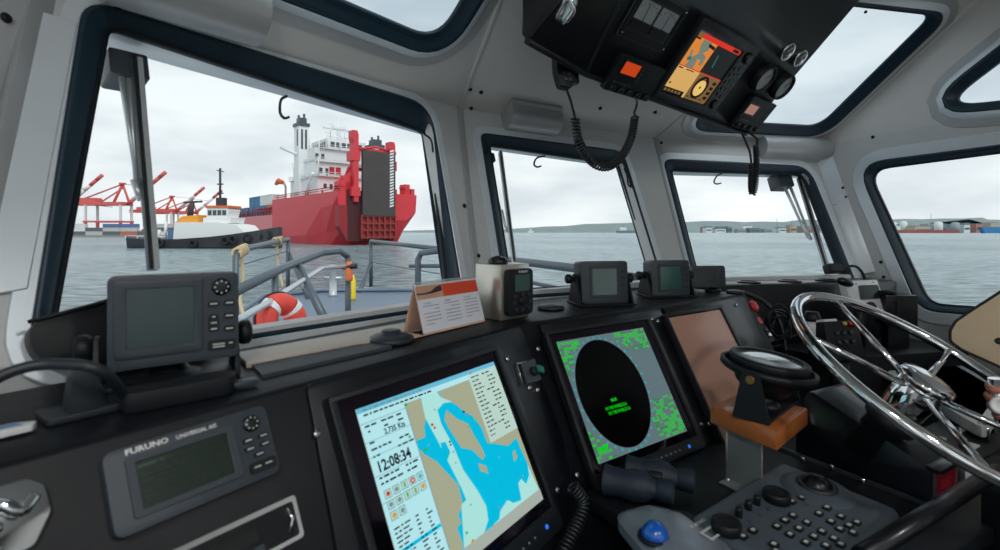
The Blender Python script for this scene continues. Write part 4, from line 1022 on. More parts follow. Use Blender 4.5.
# ---------------------------------------------------------------- things on the ledge and the left end of the console
ZL = K.z
def keys_grid(F, uv, w, r, m, par, name='key', h=.0022, rb=None):
    for a, b in uv:
        build(name, MB().prism(F, rnd(rect(a-r, b-(rb or r*.6), a+r, b+(rb or r*.6)), (rb or r*.6)*.7, 3), w, w+h), m, par)
def yoke_display(name, label, pt, azm, tilt, W_, H_, D_, scr, group, keyn, scrm, arm=True, foot=None):
    """small display in a side bracket; pt is the middle of the front face's bottom edge"""
    F = Fr(pt, az(azm), UP*math.cos(R(tilt))-V(az(azm).y, -az(azm).x, 0)*math.sin(R(tilt)))
    t = thing(name, label, 'display', V(pt.x, pt.y, ZL), group)
    build('housing', MB().prism(F, rnd(rect(-W_/2, 0, W_/2, H_), .012, 4), -D_, 0), M['dteal'], t, bevel=.004)
    s = (-W_/2+W_*scr[0], H_*scr[1], -W_/2+W_*scr[2], H_*scr[3])
    fr = MB(); o_ = rnd(rect(s[0]-.008, s[1]-.008, s[2]+.008, s[3]+.008), .004, 3); fr.prism(F, o_, -.001, .0022, 0, [rect(*s)]); build('screen_bezel', fr, M['housingd'], t, bevel=.0012, seg=1)
    build('screen', MB().prism(F, rect(*s), -.001, .0008), scrm, t)
    keys_grid(F, [(W_*.5-W_*(1-scr[2])*.42, H_*(.25+.17*i)) for i in range(keyn)], 0, W_*.035, M['key'], t)
    if arm:
        b = MB(); x = -W_/2-.012
        b.prism(Fr(F.p(x, 0, 0), V(F.n.x, F.n.y, 0), UP), [(-.10, ZL-pt.z+.001), (.02, ZL-pt.z+.001), (-.02, H_*.55), (-.035, H_*.68), (-.055, H_*.68), (-.07, H_*.55)], -.006, .0)
        b.prism(Fr(F.p(W_/2+.012, 0, 0), V(F.n.x, F.n.y, 0), UP), [(-.10, ZL-pt.z+.001), (.02, ZL-pt.z+.001), (-.02, H_*.55), (-.035, H_*.68), (-.055, H_*.68), (-.07, H_*.55)], .0, .006)
        q = F.p(0, 0, 0); G = Fr(V(q.x, q.y, ZL+.001), az(azm), UP); b.box(G, x-.006, W_/2+.018, 0, .005, -.10, .02)
        build('bracket', b, M['blackm'], t, bevel=.0015, seg=1)
        for sx in (-1, 1):
            p0 = F.p(sx*(W_/2+.018), H_*.58, -.045); build('clamp_knob', MB().lathe(p0, F.u*sx, [(.012, 0), (.015, .004), (.015, .014), (.011, .018)], 12), M['blackm'], t)
            build('pivot', MB().tube([F.p(sx*(W_/2-.002), H_*.58, -.045), F.p(sx*(W_/2+.02), H_*.58, -.045)], .009, 10), M['blackm'], t)
    if foot:
        b = MB(); G = Fr(V(F.p(W_*foot, 0, -D_*.5).x, F.p(W_*foot, 0, -D_*.5).y, ZL+.001), az(azm), UP); b.lathe(G.o, UP, [(.03, 0), (.03, .006), (.012, .01), (.01, pt.z-ZL+.004)], 14); build('foot', b, M['blackm'], t)
    return t, F
M['lcd2'] = mat('lcd_greenish', lin(62, 92, 88), .14, spec=.6, scale=12, var=.2); M['lcd3'] = mat('lcd_green', lin(30, 84, 74), .14, spec=.6, scale=10, var=.25)
yd, YF = yoke_display('depth_display', 'grey square display with four keys, nearest of those standing above the radar monitor', at(605.5, 303.5, 1.53), 80, 4, .150, .130, .07, (.23, .2, .76, .82), 'small bracketed displays on the ledge', 4, M['lcd2'])
yoke_display('depth_display', 'grey square display with greenish screen, middle of the three above the radar and dark monitors', at(671.5, 296.5, 1.72), 82, 4, .138, .125, .07, (.22, .2, .77, .82), 'small bracketed displays on the ledge', 4, M['lcd3'])
yoke_display('log_display', 'low wide display on a foot, farthest right on the ledge above the dark monitor', at(709.5, 287.5, 1.87), 88, 6, .126, .082, .05, (.1, .2, .68, .84), 'small bracketed displays on the ledge', 4, M['lcdd'], False, .2)
# steel box with a handheld style unit on its face
p = V(.0025, 1.255, ZL); FX = Fr(p, az(44.5), UP)      # right face; n toward the camera
t = thing('radio_box', 'brushed steel box with a black keypad unit on its right face, behind the calendar', 'radio', p)
build('steel_housing', MB().box(FX, 0, .108, .001, .142, -.095, 0), M['steel'], t, bevel=.003)
FB_ = FX.moved(.010, .012, 0); bw_, bh_ = .092, .118
fp = build('keypad_unit', MB().prism(FB_, rnd(rect(0, 0, bw_, bh_), .014, 5), 0, .018), M['blackm'], t, bevel=.004)
build('screen', MB().prism(FB_, rnd(rect(.022, .062, .078, .104), .004, 3), .018, .0195), M['lcd2'], fp)
build('key', MB().lathe(FB_.p(.05, .036, .018), FB_.n, [(.012, 0), (.011, .003), (.006, .0035)], 14), M['key'], fp)
keys_grid(FB_, [(.024, .05), (.05, .054), (.076, .05), (.02, .034), (.08, .034), (.026, .016), (.05, .013), (.074, .016)], .018, .007, M['housingd'], fp)
mb = MB().text(FB_, 'FURUNO', .036, .1085, .006, .0184, 0, 1, bold=.02); build('lettering', mb, M['white'], fp, recalc=False)
def puck(label, pt, r, h, knob=True, m='housingd'):
    o_ = MB(); o_.lathe(pt, UP, [(r*.9, 0), (r, h*.15), (r*.97, h*.4), (r*.7, h*.62), (r*.45, h*.7)]+([(r*.4, h*.95), (r*.3, h), (.001, h*1.02)] if knob else [(r*.2, h*.8), (.001, h*.82)]), 24)
    b = build('puck_antenna', o_, M[m], bevel=0); return setp(b, label, 'antenna', 'puck antennas')
puck('flat round dark puck on the ledge left of the calendar', atz(391, 342, ZL+.0005), .047, .026)
puck('flat round dark puck between the steel box and the nearest square display', atz(551, 309, ZL+.0005), .040, .02, False)
puck('small flat dark puck at the right end of the ledge beside the low wide display', atz(735, 293, ZL+.0005), .032, .016, False)
q = FX.p(.035, .142, -.045); puck('black domed puck sitting on top of the steel box', q, .027, .026, False, 'black')
# desk calendar
p = atz(424, 336, ZL+.002); p2 = atz(484.6, 321.5, ZL+.002); cu = (p2-p); CW = cu.length; cu.normalize(); cn = V(cu.y, -cu.x, 0)
FCAL = Fr(p, cu, -cn*.031+UP*.106); HL = math.hypot(.031, .106)
cal = thing('desk_calendar', 'spiral-bound desk calendar with an orange header standing on the ledge', 'calendar', p)
M['paper'] = mat('white_paper', lin(226, 230, 238), .7, var=.01); M['card'] = mat('tan_card', lin(222, 184, 160), .7, var=.03)
M['calor'] = mat('calendar_orange', lin(222, 76, 44), .6, var=.02); M['calph'] = mat('calendar_photo', lin(206, 158, 130), .6, scale=14, var=.3); M['caldk'] = mat('calendar_photo_dark', lin(52, 40, 42), .6); M['ink'] = mat('print_ink', lin(84, 90, 110), .7); M['inkr'] = mat('print_red', lin(220, 110, 110), .7); M['inkb'] = mat('print_black', lin(44, 46, 56), .7)
pg = build('page', MB().box(FCAL, 0, CW, .004, HL, 0, .0015), M['paper'], cal)
bb = MB(); FBK = Fr(p-cn*.062, cu, cn*.031+UP*.106); bb.box(FBK, 0, CW, 0, HL, -.0012, .0012); bb.prism(Fr(p, -cn, UP), [(0, 0), (.062, 0), (.062, .002), (0, .002)], -CW*.999, -.001)
bb.box(FCAL, 0, CW, 0, HL, -.0015, -.0002); bb.box(FCAL, 0, CW, .001, .005, 0, .0022)
build('card_stand', bb, M['card'], cal)
pr = MB(); mats_ = [M['calor'], M['calph'], M['caldk'], M['ink'], M['inkr'], M['inkb']]
pr.flat(FCAL, rect(CW*.40, HL*.70, CW*.998, HL*.965), .0019, 0); pr.flat(FCAL, rect(CW*.004, HL*.70, CW*.40, HL*.965), .0019, 1)
pr.flat(FCAL, [(CW*.004, HL*.83), (CW*.12, HL*.82), (CW*.22, HL*.845), (CW*.3, HL*.92), (CW*.39, HL*.95), (CW*.39, HL*.83), (CW*.26, HL*.80), (CW*.1, HL*.79), (CW*.004, HL*.80)], .0021, 2)
for k in range(3):
    a = CW*(.06+.32*k)
    pr.text(FCAL, ('September', 'October', 'November')[k], a+CW*.02, HL*.60, HL*.035, .0019, 5 if k == 1 else 3, 1, bold=.02 if k == 1 else 0)
    for r_ in range(6):
        for c in range(7):
            if (r_ == 1 and c < (5, 3, 1)[k]) or (r_ == 5 and c > (3, 6, 2)[k]): continue
            x, y = a+CW*.036*c, HL*(.545-.072*r_)
            pr.flat(FCAL, rect(x, y, x+CW*.018, y+HL*.022), .0019, 4 if c == 0 else (5 if k == 1 else 3))
build('print', pr, mats_, pg, recalc=False)
sb = MB()
for i in range(26):
    c = FCAL.p(CW*(.03+.94*i/25), HL, -.004); sb.tube([c+cn*(.0065*math.cos(a))+UP*(.0065*math.sin(a)) for a in [2*math.pi*j/10 for j in range(10)]], .0009, 5, closed=True)
build('wire_binding', sb, M['screw'], cal)
# grey display on a swivel bracket, left foreground
pA = at(107, 277, .685); uA = V(.81, .587, 0); FA = Fr(pA, uA, V(-.02, .03, 1)); a1_, _ = FA.px(233, 270); _, bb_ = FA.px(113, 372); aR, _ = FA.px(244, 352)
WA = (a1_+aR)/2; HA = -bb_
disp = thing('navigation_display', 'large grey display with round keypad on a bracket in the left window corner', 'display', V(FA.p(WA/2, -HA, -.03).x, FA.p(WA/2, -HA, -.03).y, ZL))
build('housing', MB().prism(FA, rnd(rect(0, -HA, WA, 0), .010, 5), -.05, 0), M['housing'], disp, bevel=.004)
sx0, sx1 = WA*.13, WA*.63
fr = MB(); fr.prism(FA, rnd(rect(WA*.045, -HA*.88, WA*.70, -HA*.05), .006, 3), -.001, .004, 0, [rect(sx0, -HA*.79, sx1, -HA*.14)]); build('screen_bezel', fr, M['housing'], disp, bevel=.002)
build('screen', MB().prism(FA, rect(sx0-.001, -HA*.80, sx1+.001, -HA*.13), -.001, .0008), M['lcd'], disp)
kx = WA*.855; kp = build('keypad', MB().lathe(FA.p(kx, -HA*.17, 0), FA.n, [(WA*.082, 0), (WA*.078, .003), (WA*.03, .0035)], 24), M['key'], disp)
dots = MB()
for i in range(8): dots.flat(FA, circ(kx+WA*.055*math.cos(math.pi*i/4), -HA*.17+WA*.055*math.sin(math.pi*i/4), WA*.009, 6), .0038)
build('key_marks', dots, M['keymark'], kp, recalc=False)
for nm, l, rx, ry in (('key', [(.79, .36), (.92, .36), (.92, .51), (.92, .66)], .045, .035), ('key', [(.79, .58)], .040, .10), ('key', [(.86, .84)], .115, .058)):
    for x, y in l: build(nm, MB().prism(FA, rnd(rect(WA*x-WA*rx, -HA*y-HA*ry, WA*x+WA*rx, -HA*y+HA*ry), HA*.03, 4), 0, .003), M['key'], disp)
mk = MB()
for x, y, w_ in ((.79, .36, .03), (.92, .36, .03), (.92, .51, .03), (.92, .66, .03), (.79, .51, .012), (.79, .58, .025), (.79, .65, .025), (.83, .83, .05), (.93, .83, .016), (.83, .86, .05)): mk.flat(FA, rect(WA*x-WA*w_, -HA*y-HA*.009, WA*x+WA*w_, -HA*y+HA*.009), .0034)
build('key_lettering', mk, M['keymark'], disp, recalc=False)
br = MB(); bp_ = FA.p(WA*.42, -HA, -.045)
G = Fr(V(bp_.x, bp_.y, ZL+.001), uA, UP)
for sx in (-WA*.5, WA*.58): br.prism(Fr(G.p(sx, 0, 0), V(G.n.x, G.n.y, 0), UP), [(-.035, 0), (.04, 0), (.03, .03), (.012, .075), (-.012, .075)], -.004, .004)
br.box(G, -WA*.5, WA*.58, 0, .008, -.035, .04); br.lathe(G.p(WA*.02, 0, -.01), UP, [(.05, 0), (.05, .006), (.03, .014), (.022, .03)], 18)
build('bracket', br, M['blackm'], disp, bevel=.002)
for sx, d in ((-WA*.53, -1), (WA*.61, 1)): build('clamp_knob', MB().lathe(G.p(sx, .06, 0), uA*d, [(.016, 0), (.02, .006), (.02, .016), (.014, .02)], 14), M['blackm'], disp)
# handset with its cable lying before the display
hs = thing('handset', 'black handset with thick grey cable lying in front of the large grey display', 'handset', atz(190, 398, ZL))
FH = Fr(V(atz(190, 398, ZL).x, atz(190, 398, ZL).y, ZL+.0155), V(.72, .69, 0), V(-.69, .72, 0))
build('handset_body', MB().prism(FH, rnd([(-.075, -.022), (.045, -.026), (.058, .0), (.05, .02), (-.075, .02)], .012, 4), -.014, .010), M['blackm'], hs, bevel=.005)
build('clip', MB().box(FH, .04, .085, -.012, .006, -.012, -.004), M['housing'], hs, bevel=.002)
e = FH.p(-.07, 0, 0)
build('cable', MB().tube(smooth([at(-30, 395, .52), at(8, 373, .54), at(50, 364, .56), at(100, 370, .56), e+V(-.03, -.02, .01), e], 6), [.0085]*30+[.0095, .010][:1], 10) if False else MB().tube(smooth([at(-30, 395, .52), at(8, 373, .54), at(50, 364, .56), at(100, 370, .57), e], 6), .0062, 10), M['housingd'], hs)
st = MB()
pc = atz(122, 408, ZL); G = Fr(V(pc.x, pc.y, ZL+.001), CH.u, -nC)
st.prism(G, rnd(rect(-.075, -.01, .02, .045), .006, 3), 0, .008); st.prism(Fr(G.p(-.03, .012, .0), CH.u, UP), [(-.025, 0), (.02, 0), (.006, .045), (-.01, .06), (-.02, .045)], -.012, .012)
o_ = build('handset_cradle', st, M['housingd'], bevel=.003); setp(o_, 'dark cradle bracket on the ledge edge left of the handset', 'bracket')
# moulded black cover filling the lower left corner of the window
pcv = [V(*q) for q in ()]
cvF = FL.moved(0, 0, .0); cp = cvF.pts([(26, 322), (106, 299), (150, 290), (215, 300), (215, 345), (110, 364), (40, 364)], .06)
mb = MB(); mb.prism(cvF, rnd(cp, [.03, .01, .02, .03, .02, .03, .05], 5), .008, .06)
cv = build('heater_cover', mb, M['conb'], bevel=.008); setp(cv, 'black moulded cover filling the lower left corner of the large window', 'cover')
cvr = MB().tube([cvF.p(*cvF.px(28, 322, .062), .062), cvF.p(*cvF.px(104, 302, .062), .062)], .003, 6); build('ridge', cvr, M['blackm'], cv)
# flush instrument lower left
qd = CH.pts([(100, 455), (263, 405), (275, 473), (105, 549)], .012); 
AW = qd[1][0]-qd[0][0]; FI = Fr(CH.p(*CH.pts([(100, 455)], .012)[0]), CH.p(*qd[1])-CH.p(*qd[0]), CH.v); IW = (CH.p(*qd[1])-CH.p(*qd[0])).length; IH = (CH.p(*qd[2])-CH.p(*qd[1])).length
a_, b_ = CH.px(100, 455, .012); FI = Fr(CH.p(a_, b_, .0), FI.u, CH.v)
ais = thing('ais_receiver', 'grey flush-mounted unit with dark green text screen lettered UNIVERSAL AIS', 'display', FI.p(IW/2, -IH, 0))
build('housing', MB().prism(FI, rnd(rect(0, -IH, IW, 0), .012, 5), 0, .016), M['housing'], ais, bevel=.005)
FI2 = FI.moved(0, 0, .016)
fr = MB(); fr.prism(FI2, rnd(rect(IW*.10, -IH*.86, IW*.74, -IH*.14), .004, 3), -.001, .003, 0, [rect(IW*.15, -IH*.78, IW*.69, -IH*.22)]); build('screen_bezel', fr, M['housing'], ais, bevel=.0012, seg=1)
M['aislcd'] = mat('ais_lcd', lin(34, 52, 42), .25, scale=10); M['aisink'] = mat('ais_text', lin(20, 30, 26), .4); M['aisl'] = mat('ais_line', lin(58, 84, 66), .4)
sc_ = build('screen', MB().prism(FI2, rect(IW*.148, -IH*.785, IW*.692, -IH*.215), -.001, .0006), M['aislcd'], ais)
tx = MB(); rg = random.Random(2)
for j in range(8):
    x = .17
    while x < .64:
        w_ = rg.uniform(.02, .07)
        if rg.random() < .8: tx.flat(FI2, rect(IW*x, -IH*(.27+.06*j)-.003, IW*min(.66, x+w_), -IH*(.27+.06*j)), .0009, 0)
        x += w_+.02
tx.flat(FI2, rect(IW*.15, -IH*.405, IW*.69, -IH*.385), .0008, 0); tx.flat(FI2, rect(IW*.16, -IH*.30, IW*.34, -IH*.265), .0008, 1)
build('screen_text', tx, [M['aisink'], M['aisl']], sc_, recalc=False)
tl = MB(); tl.text(FI2, 'FURUNO', IW*.11, -IH*.105, .0058, .0006, 0, 1.25, bold=.03); tl.text(FI2, 'UNIVERSAL AIS', IW*.39, -IH*.105, .0045, .0006, 0, 1.05, bold=.02); build('lettering', tl, M['white'], ais, recalc=False)
kp = build('keypad', MB().lathe(FI2.p(IW*.87, -IH*.21, 0), FI2.n, [(IW*.06, 0), (IW*.056, .003), (IW*.02, .0032)], 24), M['key'], ais); dots = MB()
for i in range(8): dots.flat(FI2, circ(IW*.87+IW*.04*math.cos(math.pi*i/4), -IH*.21+IW*.04*math.sin(math.pi*i/4), IW*.007, 6), .0036)
build('key_marks', dots, M['keymark'], kp, recalc=False)
for x, y in ((.82, .43), (.93, .43), (.82, .55), (.93, .55), (.875, .66)): build('key', MB().prism(FI2, rnd(rect(IW*x-IW*.035, -IH*y-IH*.03, IW*x+IW*.035, -IH*y+IH*.03), IH*.015, 3), 0, .002), M['keymark'] if False else M['key'], ais)
mk = MB()
for x, y in ((.82, .43), (.93, .43), (.82, .55), (.93, .55), (.875, .66), (.84, .82), (.92, .82)): mk.flat(FI2, rect(IW*x-IW*.024, -IH*y-IH*.01, IW*x+IW*.024, -IH*y+IH*.01), .0034)
build('key', MB().prism(FI2, rnd(rect(IW*.79, -IH*.9, IW*.975, -IH*.75), IH*.05, 4), 0, .003), M['key'], ais); build('key_lettering', mk, M['keymark'], ais, recalc=False)
# car stereo below it
a_, b_ = CH.px(292, 495, .004); FST = Fr(CH.p(a_, b_, .0), CH.u, CH.v); SW_, SH_ = .182, .052
ster = thing('car_stereo', 'chrome-rimmed car stereo at the bottom edge below the flush-mounted unit', 'stereo', FST.p(-SW_/2, -SH_, 0))
mb = MB(); o_ = rnd(rect(-SW_, -SH_, 0, 0), .005, 3); mb.prism(FST, o_, 0, .011, 0, [rnd(rect(-SW_+.005, -SH_+.005, -.005, -.006), .004, 3)]); build('chrome_rim', mb, M['chrome'], ster, bevel=.0015, seg=1)
build('faceplate', MB().prism(FST, rnd(rect(-SW_+.004, -SH_+.004, -.004, -.005), .004, 3), 0, .008), M['black'], ster)
build('display_window', MB().prism(FST, rect(-SW_*.7, -SH_*.6, -SW_*.3, -SH_*.3), .008, .0088), M['lens'], ster)
build('volume_knob', MB().lathe(FST.p(-SW_*.86, -SH_*.5, .008), FST.n, [(.014, 0), (.013, .008), (.010, .01)], 18), M['blackm'], ster)
for i in range(5): build('button', MB().prism(FST, rnd(rect(-SW_*(.68-.085*i), -SH_*.85, -SW_*(.68-.085*i)+.012, -SH_*.72), .001, 2), .008, .0105), M['housing'], ster)
build('eject_lever', MB().tube([FST.p(-.014, -.012, .010), FST.p(-.010, -.026, .012), FST.p(-.018, -.04, .011)], .0022, 8), M['chrome'], ster)
# chrome latch at the far left, card on the ledge edge
a_, b_ = CH.px(12, 517, .004); FLT = Fr(CH.p(a_, b_, 0), CH.u, CH.v)
lt = thing('toggle_latch', 'chrome latch with rounded back plate at the lower left corner of the console', 'latch', FLT.p(0, -.03, 0))
build('back_plate', MB().prism(FLT, rnd([(-.05, -.032), (.012, -.032), (.027, -.005), (.024, .02), (.012, .03), (-.05, .03)], .01, 4), 0, .007), M['chrome'], lt, bevel=.0025)
build('lever', MB().tube(smooth([FLT.p(-.03, .016, .012), FLT.p(-.01, .014, .016), FLT.p(.004, .002, .015), FLT.p(.016, .012, .010)], 5), .006, 10), M['chrome'], lt)
for x, y in ((-.012, .014), (-.012, -.006), (-.014, -.024)): build('rivet', MB().ball(FLT.p(x, y, .008), .006, 12), M['chrome'], lt)
a = atz(2, 437, ZL+.003); G = Fr(a, CH.u, -nC)
M['bluecard'] = mat('blue_card', lin(70, 130, 190), .3, scale=30, var=.1)
cd = build('card', MB().prism(G, rnd([(-.06, -.004), (.024, -.004), (.03, .008), (.012, .02), (-.06, .022)], .004, 3), 0, .007), M['white'], bevel=.0015); setp(cd, 'small white and blue card lying on the left end of the ledge', 'card')
build('blue_print', MB().flat(G, [(-.05, .004), (.018, .004), (.012, .016), (-.05, .018)], .0076), M['bluecard'], cd, recalc=False)
# ---------------------------------------------------------------- window gear, motor covers, overhead console
def motor_cover(label, F, Fw, px0, px1, r, lip=.0, ends=.0):
    """half-round cover on the roof band, axis along the band; px0/px1 ends on plane F"""
    a0, b0 = F.px(*px0); a1, b1 = F.px(*px1); n = 12
    prof = [(-r*1.15, 0), (-r*1.0, .01)]+[(-r*.98*math.cos(math.pi*i/n), .018+r*.95*math.sin(math.pi*i/n)) for i in range(n+1)]+[(r*1.15, .01), (r*1.15, 0)]
    bm_ = (b0+b1)/2
    rings = [[F.p(a, bm_+y, z) for y, z in prof] for a in (a0, a0+(a1-a0)*.02, a1-(a1-a0)*.02, a1)]
    o_ = build('wiper_motor_cover', MB().loft(rings, 0, True), M['cover'], bevel=.0)
    o_.data.set_sharp_from_angle(angle=R(30))
    return setp(o_, label, 'cover', 'wiper motor covers')
motor_cover('large half-round grey cover above the big left window', RL, FL, (104, -40), (256, 12), .068)
motor_cover('half-round grey cover above the middle front window', RM, FM, (502, 112), (553, 118), .062)
motor_cover('half-round grey cover above the right-hand front window, below the skylight', FR_, FR_, (757, 149), (822, 151), .060)
M['palebar'] = mat('pale_wiper_bar', lin(206, 212, 214), .5)
# wipers outside the glass: motor box, two arms, blade
def wiper(label, F, boxpx, arms, blade, clips, w=-.075, sc=1.0, bm='grey'):
    a, b = F.px(*boxpx, w); t = thing('windscreen_wiper', label, 'wiper', F.p(a, b, w), 'windscreen wipers')
    build('motor_box', MB().prism(F, rnd(rect(a-.035*sc, b-.03*sc, a+.035*sc, b+.03*sc), .006, 3), w-.06, w+.01), M['housing'], t, bevel=.004)
    for l in arms:
        build('arm', MB().tube([F.p(*F.px(x, y, w), w) for x, y in l], [.006*sc, .0045*sc]+[.0045*sc]*(len(l)-2), 8), M['alum'], t)
    p0, p1 = [F.p(*F.px(x, y, w+.015), w+.015) for x, y in blade]
    d = (p1-p0); G = Fr(p0, d, F.n.cross(d)); mb = MB(); L_ = d.length
    mb.box(G, 0, L_, -.009*sc, .009*sc, -.008, .004)
    bl = build('blade', mb, M[bm], t, bevel=.002); build('metal_edge', MB().box(G, 0, L_, .0, .010*sc, .003, .008), M['alum'], bl)
    build('rubber_strip', MB().box(G, 0, L_, -.009*sc, -.003*sc, .004, .012), M['seal'], bl)
    build('blade_clip', MB().tube([F.p(*F.px(x, y, w+.006), w+.006) for x, y in clips], .007*sc, 8), M['alum'], t)
    return t
wiper('wiper with broad grey blade standing across the large left window', FL, (128, 66), [[(121, 74), (137, 180)], [(129, 66), (136, 185)], [(131, 70), (150, 268)]], [(136, 58), (153, 270)], [(134, 180), (141, 200)], -.075, 1.0)
wiper('thin wiper at the left edge of the middle front window', FM, (489, 158), [[(491, 170), (505, 228)], [(489, 178), (504, 222)]], [(500, 152), (514, 262)], [(502, 210), (507, 232)], -.075, .62, 'palebar')
wiper('wiper hanging in the right half of the right-hand front window', FR_, (784, 180), [[(784, 186), (808, 238)], [(790, 186), (806, 226)]], [(799, 178), (829, 276)], [(802, 222), (811, 240)], -.075, 1.25, 'palebar')
# pale eyebrow visors outside, over the glass
def visor(k, F, low, hi, w0=-.065, w1=-.13):
    l = F.pts(low, w1)+F.pts(hi[::-1], w1); build('trim_%d' % k, MB().prism(F, l, w1, w0), M['silver'], kind='structure', bevel=.004)
visor(31, FL, [(96, 45), (432, 138)], [(84, 0), (432, 112)]); visor(32, FM, [(486, 150), (624, 169)], [(482, 132), (622, 152)]); visor(33, FR_, [(668, 175.5), (806, 178.5)], [(664, 160), (808, 165)])
# small hooks and pull cords on the frames
def hook(label, F, l, w=.02, r=.0035):
    o_ = build('wire_hook', MB().tube(smooth([F.p(*F.px(x, y, w), w) for x, y in l], 5), r, 6), M['cable']); return setp(o_, label, 'hook', 'wire hooks on the window heads')
hook('dark wire hook hanging from the top of the large left window', FL, [(287, 96), (281, 100), (280, 112), (284, 118), (289, 117)], .01)
hook('dark wire hook at the top of the middle front window', FM, [(545, 156), (537, 158), (534, 164), (537, 167), (541, 166)], .01)
hook('dark wire hook at the top of the right-hand front window', FR_, [(723, 173), (717, 176), (714, 182), (717, 184), (721, 183)], .01)
hook('short dark cord at the upper right corner of the large left window', FL, [(424, 134), (431, 140), (433, 152)], .0)
hook('small dark latch at the upper right corner of the middle front window', FM, [(624, 168), (627, 176), (628, 184), (631, 187), (629, 180)], .0)
# junction box by the lower right corner of the right-hand window
a, b = FR_.px(832, 269, .02); F_ = FR_.moved(a, b, 0)
jb = build('junction_box', MB().box(F_, -.035, .035, -.02, .02, .004, .05), M['blackm'], bevel=.004); setp(jb, 'small black box with a cable at the lower right corner of the right-hand front window', 'box')
build('cable', MB().tube(smooth([F_.p(.035, 0, .03), F_.p(.09, .0, .06), F_.p(.12, -.05, .06), F_.p(.13, -.09, .03)], 5), .006, 8), M['cable'], jb)

# ---- overhead console
OP = V(.5, 1.55, .437); ou = az(50); onh = az(140)
OV = Fr(OP, ou, onh*math.cos(R(48.5))+UP*math.sin(R(48.5)))
def ovp(x, y, w=0): return OV.p(*OV.px(x, y, w), w)
A_ = ovp(585, 74); A2 = ovp(620, 0); C_ = ovp(746, 134)
Q_ = atz(527, 41, A_.z)
def roofz(p): return min([F.o.z-(F.n.x*(p.x-F.o.x)+F.n.y*(p.y-F.o.y))/F.n.z for F in (RL, RM, RR)]+[ZC])
dA = (A2-A_).normalized(); dQ = dA.copy()
pq = atz(560, 0, 1); OVL = Fr(A_, A_-Q_, dA)
qv = OVL.p(*OVL.px(562, 0)); dQ = (qv-Q_).normalized(); dCr = (ovp(846, 17)-C_).normalized()
def up_line(p, d, z): return p+d*((z-p.z)/d.z)
zt = 1.12
st = []
for p, d in ((Q_, dQ), (A_, dA), (C_, dCr)):
    tp_ = up_line(p, d, min(zt, zt)); fwd = -onh
    bk = p+fwd*.02; bt = V(bk.x, bk.y, min(roofz(bk)-.015, zt)) 
    st.append([p, tp_, bt, bk+UP*.02])
oc = thing('overhead_console', 'large dark instrument console hanging from the ceiling above the middle window', 'console', V(.6, 1.5, .4))
ORG[oc.name] = V(.6, 1.5, .4)
build('case', MB().loft(st), M['black'], oc, bevel=.006, recalc=True)
o2 = MB(); o2.tube([Q_, A_, C_], .008, 8); build('edge_trim', o2, M['blackm'], oc)
o2 = MB(); o2.tube([A_, up_line(A_, dA, zt-.01)], .007, 8); build('corner_trim', o2, M['housing'], oc)
# twin meters
def quadF(F, px, w=0):
    l = F.pts(px, w); a = sum(q[0] for q in l)/4; b = sum(q[1] for q in l)/4; return l
mt = thing('twin_meter', 'black framed pair of pointer meters at the top left of the overhead console', 'meter', ovp(650, 20))
l = OV.pts([(617, 33), (660, 49)]); mw = l[1][0]-l[0][0]; mb0 = (l[0][0], l[0][1]); MF = OV.moved(l[0][0], l[0][1], 0); ml = OV.px(687, 10)[1]-l[0][1]; ml = max(.1, min(ml, .2))
mw = max(OV.px(687, 10)[0], l[1][0])-l[0][0]
build('frame', MB().prism(MF, rnd(rect(0, 0, mw, ml), .004, 3), 0, .008, 0, [rect(.012, .02, mw-.012, ml-.012)]), M['blackm'], mt, bevel=.0015, seg=1)
build('rim', MB().prism(MF, rnd(rect(-.004, -.004, mw+.004, ml+.004), .005, 3), 0, .003), M['housing'], mt)
build('face', MB().prism(MF, rect(.011, .019, mw-.011, ml-.011), 0, .005), M['black'], mt)
M['dial'] = mat('dial_white', lin(150, 158, 160), .4)
for k in range(2):
    x0 = .018+k*(mw-.03)/2; x1 = x0+(mw-.05)/2
    f = build('dial_face', MB().prism(MF, rnd(rect(x0, ml*.42, x1, ml-.02), .003, 3), .005, .0062), M['dial'], mt)
    nd = MB(); cx = (x0+x1)/2; nd.tube([MF.p(cx, ml*.38, .0075), MF.p(cx-.008+.01*k, ml*.78, .0075)], .0008, 5)
    for i in range(7):
        t_ = R(50+80*i/6); nd.box(MF.moved(cx, ml*.36, .0064).rot(math.degrees(t_)), ml*.40, ml*.45, -.0007, .0007, 0, .0005)
    build('needle', nd, M['inkb'], f)
    build('meter_cover', MB().prism(MF, rnd(rect(x0, .026, x1, ml*.40), .004, 3), .005, .008), M['blackm'], mt)
for x, y in ((.006, .008), (mw-.006, .008), (.006, ml-.006), (mw-.006, ml-.006)): build('screw', MB().lathe(MF.p(x, y, .008), MF.n, [(.003, 0), (.0022, .0015)], 8), M['screw'], mt)
